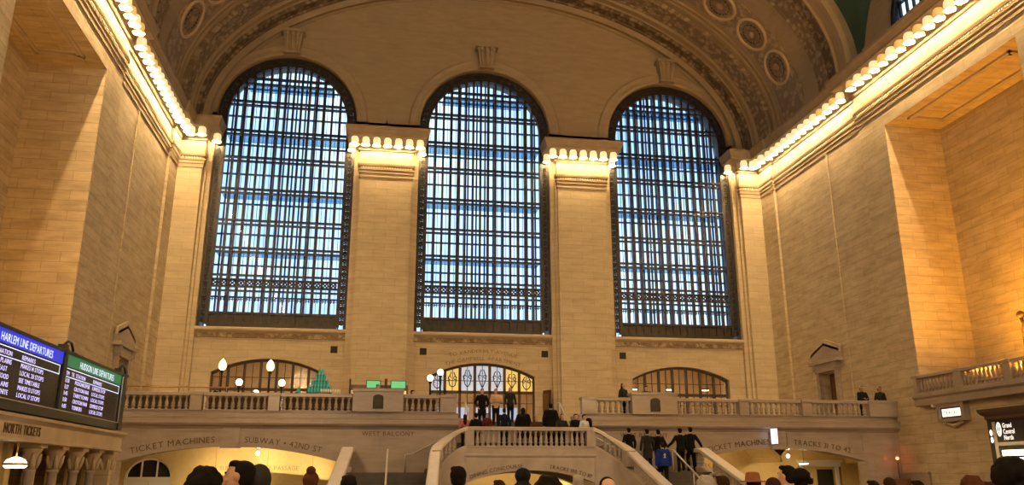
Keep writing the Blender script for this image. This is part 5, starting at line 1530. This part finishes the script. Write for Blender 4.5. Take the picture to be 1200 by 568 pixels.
def make_hat(p, vox, style):
    J = pose_points(p); H = head_fn(p, J['L']); mb = MB()
    if style == 'cap':
        blob(mb, H, (0,-.015,1.705), (.092,.106,.075), 16, 8); blob(mb, H, (0,.115,1.700), (.070,.075,.012), 14, 5)
    if style == 'beanie':
        xloft(mb, [(1.655,.090,.108,0,-.018),(1.70,.094,.112,0,-.018),(1.74,.086,.10,0,-.02),(1.78,.055,.065,0,-.022),(1.80,.02,.025,0,-.022)], H)
    if style == 'brim':
        xloft(mb, [(1.695,.155,.165,0,-.008),(1.702,.165,.175,0,-.008),(1.710,.155,.165,0,-.008)], H); xloft(mb, [(1.70,.090,.108,0,-.012),(1.76,.086,.102,0,-.012),(1.805,.076,.09,0,-.012),(1.815,.04,.05,0,-.012)], H)
    if style == 'pompom':
        xloft(mb, [(1.655,.092,.110,0,-.018),(1.70,.097,.114,0,-.018),(1.75,.088,.10,0,-.02),(1.79,.055,.065,0,-.022),(1.81,.02,.025,0,-.022)], H); blob(mb, H, (.0,-.02,1.845), (.062,.062,.058))
    return solid(mb, vox, 1)

POSE = {
 'stand': {},
 'pockets': {'arml': ((.30,-.10,1.14),(.21,.05,.96)), 'armr': ((.30,-.10,1.14),(.21,.05,.96))},
 'folded': {'arml': ((.26,.06,1.13),(.02,.20,1.16)), 'armr': ((.26,.06,1.13),(.04,.22,1.12))},
 'phone': {'arml': ((.25,.04,1.12),(.06,.28,1.22)), 'armr': ((.25,.04,1.12),(.06,.28,1.22)), 'nod': 18},
 'raise': {'arml': ((.30,.12,1.22),(.10,.30,1.50)), 'armr': ((.30,.12,1.22),(.10,.30,1.50)), 'nod': -6},
 'climb': {'legl': ((.10,.26,.66),(.11,.20,.26)), 'legr': ((.10,.02,.50),(.11,-.06,.085)), 'lean': 7},
 'railr': {'armr': ((.36,.0,1.17),(.52,.16,1.00)), 'legl': ((.10,.14,.54),(.11,.06,.13))},
 'raill': {'arml': ((.36,.0,1.17),(.52,.16,1.00)), 'legr': ((.10,.14,.54),(.11,.06,.13))},
 'lean': {'lean': 22, 'arml': ((.27,.16,1.18),(.16,.34,1.10)), 'armr': ((.27,.16,1.18),(.16,.34,1.10))},
 'sit': {'drop': .46, 'lean': 12, 'legl': ((.13,.43,.50),(.13,.42,.085)), 'legr': ((.13,.43,.50),(.13,.42,.085)), 'arml': ((.25,.12,1.15),(.12,.32,1.02)), 'armr': ((.25,.12,1.15),(.12,.32,1.02))},
 'turnl': {'turn': 62, 'legl': ((.10,.08,.50),(.11,.06,.085))},
 'turnr': {'turn': -58},
 'lookl': {'turn': 85, 'lean': 10, 'arml': ((.27,.05,1.14),(.18,.20,.98))},
}
_cache = {}
def cached(kind, pose, vox, fn, *a):
    k = (kind, pose, vox)+a
    if k not in _cache: _cache[k] = fn(POSE[pose], vox, *a)
    return _cache[k]
def person(label, loc, face, pose='stand', height=1.75, top='black_cloth', legs='black_cloth', hair='hair_black', style='short', skin='skin_light', hat=None, hatmat='black_cloth', hem=.82, hood=False, group=None, near=False, bulk=.022):
    """face: heading in degrees, 0 looks along +y (towards the west wall), 180 back at the viewer"""
    T = thing('person', label, 'person', loc, math.radians(-face), group)
    sc_ = height/1.755; T.scale = (sc_, sc_, sc_)
    vb = .0085 if near else .0125
    vc = .012 if near else .018
    def put(name, me, mat):
        o = bpy.data.objects.new(name, me if len(me.materials) == 0 else me); COL.objects.link(o); o.parent = T
        if len(me.materials) == 0: me.materials.append(None)
        o.material_slots[0].link = 'OBJECT'; o.material_slots[0].material = M[mat]
        return o
    put('body', cached('body', pose, vb, make_body), skin)
    put('jacket', cached('jacket', pose, vc, make_jacket, hem, bulk, hood), top)
    put('trousers', cached('trousers', pose, vc, make_trousers), legs)
    put('shoes', cached('shoes', pose, vc, make_shoes), 'shoe_dark')
    if style != 'bald': put('hair', cached('hair', pose, min(vc, .012), make_hair, style), hair)
    if hat: put('hat', cached('hat', pose, .010, make_hat, hat), hatmat)
    # face details
    J = pose_points(POSE[pose]); H = head_fn(POSE[pose], J['L'])
    for s in (-1, 1):
        mb = MB(); blob(mb, H, (s*.031,.0885,1.652), (.013,.009,.0075), 10, 6); o = mb.build('eye', 'eye_white', T)
        mb = MB(); blob(mb, H, (s*.031,.0965,1.652), (.0055,.003,.0055), 8, 5); mb.build('iris', 'eye_dark', o)
        mb = MB(); mb.tube([H(s*.014,.098,1.672), H(s*.032,.0975,1.678), H(s*.052,.088,1.672)], .005, 6); mb.build('eyebrow', hair if style != 'bald' else 'hair_black', T)
    mb = MB(); blob(mb, H, (0,.0985,1.588), (.024,.007,.0075), 12, 6); mb.build('mouth', 'lips', T)
    return T
def pix(u, v, ax, val):
    d = fwd_*959.015+rt_*(u-600)-up_*(v-284); o = Vector((-6.4139,-48.4565,1.65)); i = 'xyz'.index(ax); t = (val-o[i])/d[i]; return o+d*t
_cy, _sy = math.cos(.1674), math.sin(.1674)
fwd_ = Vector((_sy*math.cos(.2781), _cy*math.cos(.2781), math.sin(.2781))); _r = Vector((_cy,-_sy,0)); _u = _r.cross(fwd_)
rt_ = _r*math.cos(-.0028)+_u*math.sin(-.0028); up_ = -_r*math.sin(-.0028)+_u*math.cos(-.0028)
def at_dist(u, v, dist, h=None):
    """ground spot of someone whose head top is seen at pixel (u, v), dist metres along y from the viewer"""
    p = pix(u, v, 'y', -48.4565+dist); return (p.x, p.y, 0.0), p.z
def crowd(u, v, dist, label, **k):
    (x, y, z), h = at_dist(u, v, dist); face = k.pop('face', 0)
    extra = .05 if k.get('hat') in ('beanie',) else (.06 if k.get('hat') == 'brim' else (.13 if k.get('hat') == 'pompom' else .01)); 
    return person(label, (x, y, 0), face, height=max(1.3, h-extra), near=True, **k)
# crowd on the concourse floor, heads and shoulders in frame
crowd(241, 551, 5.4, 'person with thick dark hair seen from behind, nearest below the southern arch', style='fluffy', top='black_cloth')
crowd(279, 537.5, 6.6, 'tall dark-haired person looking left in a black jacket with a grey fleece hood', pose='lookl', style='short', top='charcoal_cloth', hood=True, legs='denim_cloth', skin='skin_mid')
crowd(305, 545, 7.3, 'person in a raised charcoal hood close beside the tall dark-haired one', style='hoodup', hair='charcoal_cloth', top='black_cloth', hood=True)
crowd(365, 552, 9.0, 'person with auburn hair in a bun near the southern stair foot', style='bun', hair='hair_auburn', top='maroon_cloth')
crowd(409, 556.5, 8.6, 'person with close-cropped dark hair at the foot of the southern outer balustrade', style='short', top='black_cloth', skin='skin_mid')
crowd(537, 546, 8.6, 'short-haired person with visible ears in front of the southern curved balustrade', style='short', top='black_cloth', skin='skin_mid')
crowd(612, 548, 5.6, 'person in a dark pompom hat in front of the landing arch', style='long', hat='pompom', hatmat='black_cloth', top='black_cloth', skin='skin_mid', bulk=.045)
crowd(641, 561, 6.0, 'person with fluffy black hair just north of the dark pompom hat', style='fluffy', top='black_cloth', bulk=.05)
crowd(585, 562, 10.5, 'person with brown hair at the southern side of the landing arch', style='short', hair='hair_brown', top='navy_cloth')
crowd(677, 556, 12.0, 'grey-haired person beyond the crowd before the landing arch', style='short', hair='hair_grey', top='charcoal_cloth')
crowd(712, 558.5, 8.2, 'dark-haired person facing back below the northern curved balustrade', face=180, style='long', top='black_cloth')
crowd(826, 559, 9.0, 'person with pale grey hair at the foot of the northern outer balustrade', style='fluffy', hair='hair_grey', top='grey_fleece')
crowd(846, 557, 10.0, 'dark-haired person beside the pale grey haired one', style='short', top='black_cloth', hair='hair_brown')
crowd(881, 552, 9.0, 'person in a rust felt hat with a brim under the northern arch', style='short', hat='brim', hatmat='rust_felt', hair='hair_brown', top='charcoal_cloth')
crowd(904, 559, 8.4, 'person with brown hair between the brimmed hat and the tall young person', style='long', hair='hair_brown', top='navy_cloth')
crowd(921, 545, 9.6, 'tall young person with dark hair turning left under the northern arch', pose='turnl', face=30, style='short', hair='hair_black', top='light_grey_cloth')
crowd(941, 551, 8.6, 'dark-haired person in glasses turning right beside the tall young person', pose='turnr', face=20, style='fluffy', hair='hair_black', top='charcoal_cloth')
crowd(1022, 562.5, 11.5, 'small dark-haired head beside the northern arch jamb', style='short', top='black_cloth')
crowd(1040, 559, 10.5, 'dark-haired person in front of the wooden stand with the red lamp', style='long', top='black_cloth', hair='hair_brown')
crowd(1074, 562.5, 11.0, 'dark-haired person at the foot of the north pier', style='short', top='navy_cloth')
crowd(1136, 558.5, 7.2, 'person with curly brown hair below the lit wall sign', style='curly', hair='hair_auburn', top='maroon_cloth')
crowd(1160, 564, 8.0, 'person with brown hair between the curly-haired one and the portal', style='short', hair='hair_brown', top='rust_felt')
crowd(1189, 540, 4.3, 'large dark-haired head nearest the viewer, in front of the dark portal', pose='turnr', face=20, style='fluffy', top='black_cloth', skin='skin_light')

def stair_z(y): return 1.8 if y > -15.9 else max(0., 1.8-.15*(int((-15.9-y)/.34)+1))
def on(u, v, y, base, label, **k):
    """standing at depth y on a surface of height base; head top seen at (u, v) fixes the height"""
    p = pix(u, v, 'y', y); face = k.pop('face', 0); h = k.pop('h', None) or p.z-base
    return person(label, (p.x, y, base), face, height=h, **k)
# northern flight
on(737, 511, -13.4, 1.95, 'person half hidden behind the northern curved balustrade', style='short', h=1.7)
on(758, 508, -14.9, 1.8, 'person in a long dark coat on the mid landing, southern of the pair', style='short', top='charcoal_cloth', hem=.55, pose='stand', h=1.72)
on(771, 505.5, -13.4, 1.8, 'person in a black jacket on the mid landing behind the blue jacket', style='short', top='black_cloth', pose='pockets', h=1.78)
on(777, 524, -17.2, stair_z(-17.2), 'person in a royal blue jacket climbing the northern flight', style='short', hair='hair_brown', top='royal_blue_cloth', pose='climb', bulk=.05, h=1.70)
on(796.5, 506, -15.4, 1.8, 'person in black climbing with one hand on the middle handrail', style='short', pose='raill', top='black_cloth', h=1.74)
on(808.5, 502.5, -14.5, 1.8, 'person in black reaching to the outer balustrade of the northern flight', style='short', pose='railr', top='black_cloth', h=1.84)
E_ = None
T_ = thing('jacket_emblem', 'small white emblem on the back of the blue jacket', 'emblem', (0,0,0))
for o_ in list(COL.objects):
    if o_.get('label', '').startswith('person in a royal blue'): E_ = o_
bpy.data.objects.remove(T_)
mb = MB(); mb.box(-.05,-.178,1.26,.05,-.168,1.30); mb.box(-.02,-.178,1.18,.03,-.168,1.34); mb.box(-.06,-.176,1.16,.06,-.168,1.18)
o_ = mb.build('emblem', 'white_cloth', E_); o_.location = (0, .03, -.01)
# landing and the opening to the balcony
on(558, 472, -13.6, 2.55, 'person in black at the southern end of the landing parapet', pose='stand', style='short', top='black_cloth', h=1.66)
on(545, 476, -12.6, 2.72, 'person in a pink top by the southern edge of the stair opening', style='long', top='pink_cloth', hair='hair_brown', h=1.5)
on(565, 456.5, -10.9, 3.72, 'person in a black coat facing back from the top of the steps', face=180, style='short', top='black_cloth', pose='pockets', hem=.6, h=1.78)
on(581, 458, -10.6, 3.88, 'person in a tan knit sweater with folded arms at the top of the steps', face=175, style='short', top='tan_knit', legs='black_cloth', pose='folded', hair='hair_brown', h=1.66)
on(598, 461, -10.2, 4.05, 'person with fair hair in a dark jacket behind the handrail', face=170, style='long', hair='hair_blond', top='charcoal_cloth', h=1.6)
on(571, 475, -12.2, 3.05, 'small person in a red and white top among the people on the steps', face=180, style='short', top='maroon_cloth', h=1.25)
on(591, 472, -12.5, 2.88, 'person in a navy jacket and white scarf on the steps', face=10, style='short', top='navy_cloth', h=1.62)
on(613, 467.5, -12.8, 2.72, 'person in a large hooded black coat on the steps with a cream lining', face=15, style='hoodup', hair='black_cloth', top='black_cloth', hem=.5, bulk=.07, h=1.78)
on(628, 480, -13.9, 2.55, 'person in a brown fur coat leaning on the landing parapet', face=180, pose='stand', style='long', hair='hair_auburn', top='brown_fur', bulk=.06, h=1.52)
on(645, 465, -12.4, 2.88, 'broad person in a long black coat at the northern side of the steps', face=5, style='short', top='black_cloth', hem=.45, bulk=.06, h=1.86)
on(657, 485.5, -14.25, 2.55, 'dark-haired person bending over the landing parapet', face=180, pose='lean', style='long', top='charcoal_cloth', h=1.62)
on(674.5, 479.5, -13.9, 2.55, 'person in black at the northern end of the landing parapet', face=160, style='short', top='black_cloth', bulk=.04, h=1.64)
on(684.5, 480.5, -14.1, 2.55, 'young person in a white shirt with a dark backpack at the landing parapet', face=150, style='short', top='white_cloth', h=1.60)
B_ = None
p_ = pix(690, 490, 'y', -13.75)
B_ = thing('backpack', 'dark backpack worn by the young person in white', 'backpack', (p_.x, -13.72, 3.62))
mb = MB(); mb.loft([(0,.12,.07,0,0),(.05,.15,.10,0,0),(.28,.15,.10,0,0),(.40,.10,.07,0,0),(.42,.04,.03,0,0)], 14); mb.build('bag', 'black_cloth', B_)
mb = MB(); mb.loft([(.06,.11,.03,0,.10),(.2,.11,.035,0,.105),(.22,.08,.02,0,.10)], 12); mb.build('pocket', 'charcoal_cloth', B_)
# people along the balcony
on(730, 447, -11.6, ZBF, 'person in a dark coat with a shoulder bag at the balustrade north of the stairs', face=150, style='long', top='dark_green_cloth', h=1.72)
on(757, 452, -11.5, ZBF, 'person in black leaning behind the northern plaque pedestal', face=180, style='short', top='charcoal_cloth', bulk=.05, h=1.62)
on(443, 444, -9.4, ZBF, 'dark-haired person in a white shirt behind the southern plaque pedestal', face=190, style='short', top='white_cloth', h=1.72)
on(484, 449, -7.5, ZBF, 'person in a white shirt between the plaque pedestal and the globe lamps', face=120, style='short', top='white_cloth', h=1.68)
on(1009, 451.5, -11.6, ZBF, 'person in a pale cap leaning on the northern balustrade', face=180, pose='folded', style='short', hat='cap', hatmat='cream_cloth', top='navy_cloth', skin='skin_mid', h=1.76)
on(1030, 451.5, -11.7, ZBF, 'person in a pale cap and charcoal jacket beside the north side wall', face=180, style='short', hat='cap', hatmat='cream_cloth', top='charcoal_cloth', skin='skin_mid', h=1.74)
for i, (u, v, y, tp) in enumerate([(250,452,-10.2,'white_cloth'),(300,454,-9.9,'charcoal_cloth'),(346,453,-9.7,'black_cloth')]):
    on(u, v, y, ZBF-.0, 'person seated behind the southern balustrade, %s from the side wall' % ordw(i), face=(40,-60,150,200)[i], pose='sit', style='short', top=tp, h=1.75)
# ------------------------------------------------------------------ camera, sky, exposure
f, yaw, pitch, roll = 959.015, .1674, .2781, -.0028
cy, sy = math.cos(yaw), math.sin(yaw)
fwd = Vector((sy*math.cos(pitch), cy*math.cos(pitch), math.sin(pitch)))
r0 = Vector((cy, -sy, 0)); u0 = r0.cross(fwd)
rt = r0*math.cos(roll)+u0*math.sin(roll); up = -r0*math.sin(roll)+u0*math.cos(roll)
cam = bpy.data.cameras.new('camera'); co = bpy.data.objects.new('camera', cam); COL.objects.link(co)
cam.sensor_width = 36; cam.lens = f*36/1200; cam.clip_end = 500; cam.clip_start = .05
mt = Matrix((rt, up, -fwd)).transposed().to_4x4(); mt.translation = (-6.4139, -48.4565, 1.65)
co.matrix_world = mt
sc.camera = co
w = bpy.data.worlds.new('World'); sc.world = w; w.use_nodes = True
nt = w.node_tree; bg = nt.nodes['Background']
tc = nt.nodes.new('ShaderNodeTexCoord'); nz = nt.nodes.new('ShaderNodeTexNoise'); nz.inputs['Scale'].default_value = 3.5; nz.inputs['Detail'].default_value = 3
rp = nt.nodes.new('ShaderNodeValToRGB'); rp.color_ramp.elements[0].position = .35; rp.color_ramp.elements[1].position = .65
rp.color_ramp.elements[0].color = (.30, .55, 1.0, 1); rp.color_ramp.elements[1].color = (.66, .83, 1.0, 1)
nt.links.new(tc.outputs['Generated'], nz.inputs['Vector']); nt.links.new(nz.outputs['Fac'], rp.inputs['Fac']); nt.links.new(rp.outputs['Color'], bg.inputs['Color'])
bg.inputs['Strength'].default_value = 1.8
vs = sc.view_settings
vs.view_transform = 'Standard'; vs.look = 'None'; vs.gamma = 1; vs.use_curve_mapping = False; vs.exposure = 0.12
sc.cycles.use_denoising = True
sc.cycles.max_bounces = 8; sc.cycles.diffuse_bounces = 5; sc.cycles.transparent_max_bounces = 16
sc.cycles.sample_clamp_indirect = 4; sc.cycles.caustics_reflective = False; sc.cycles.caustics_refractive = False
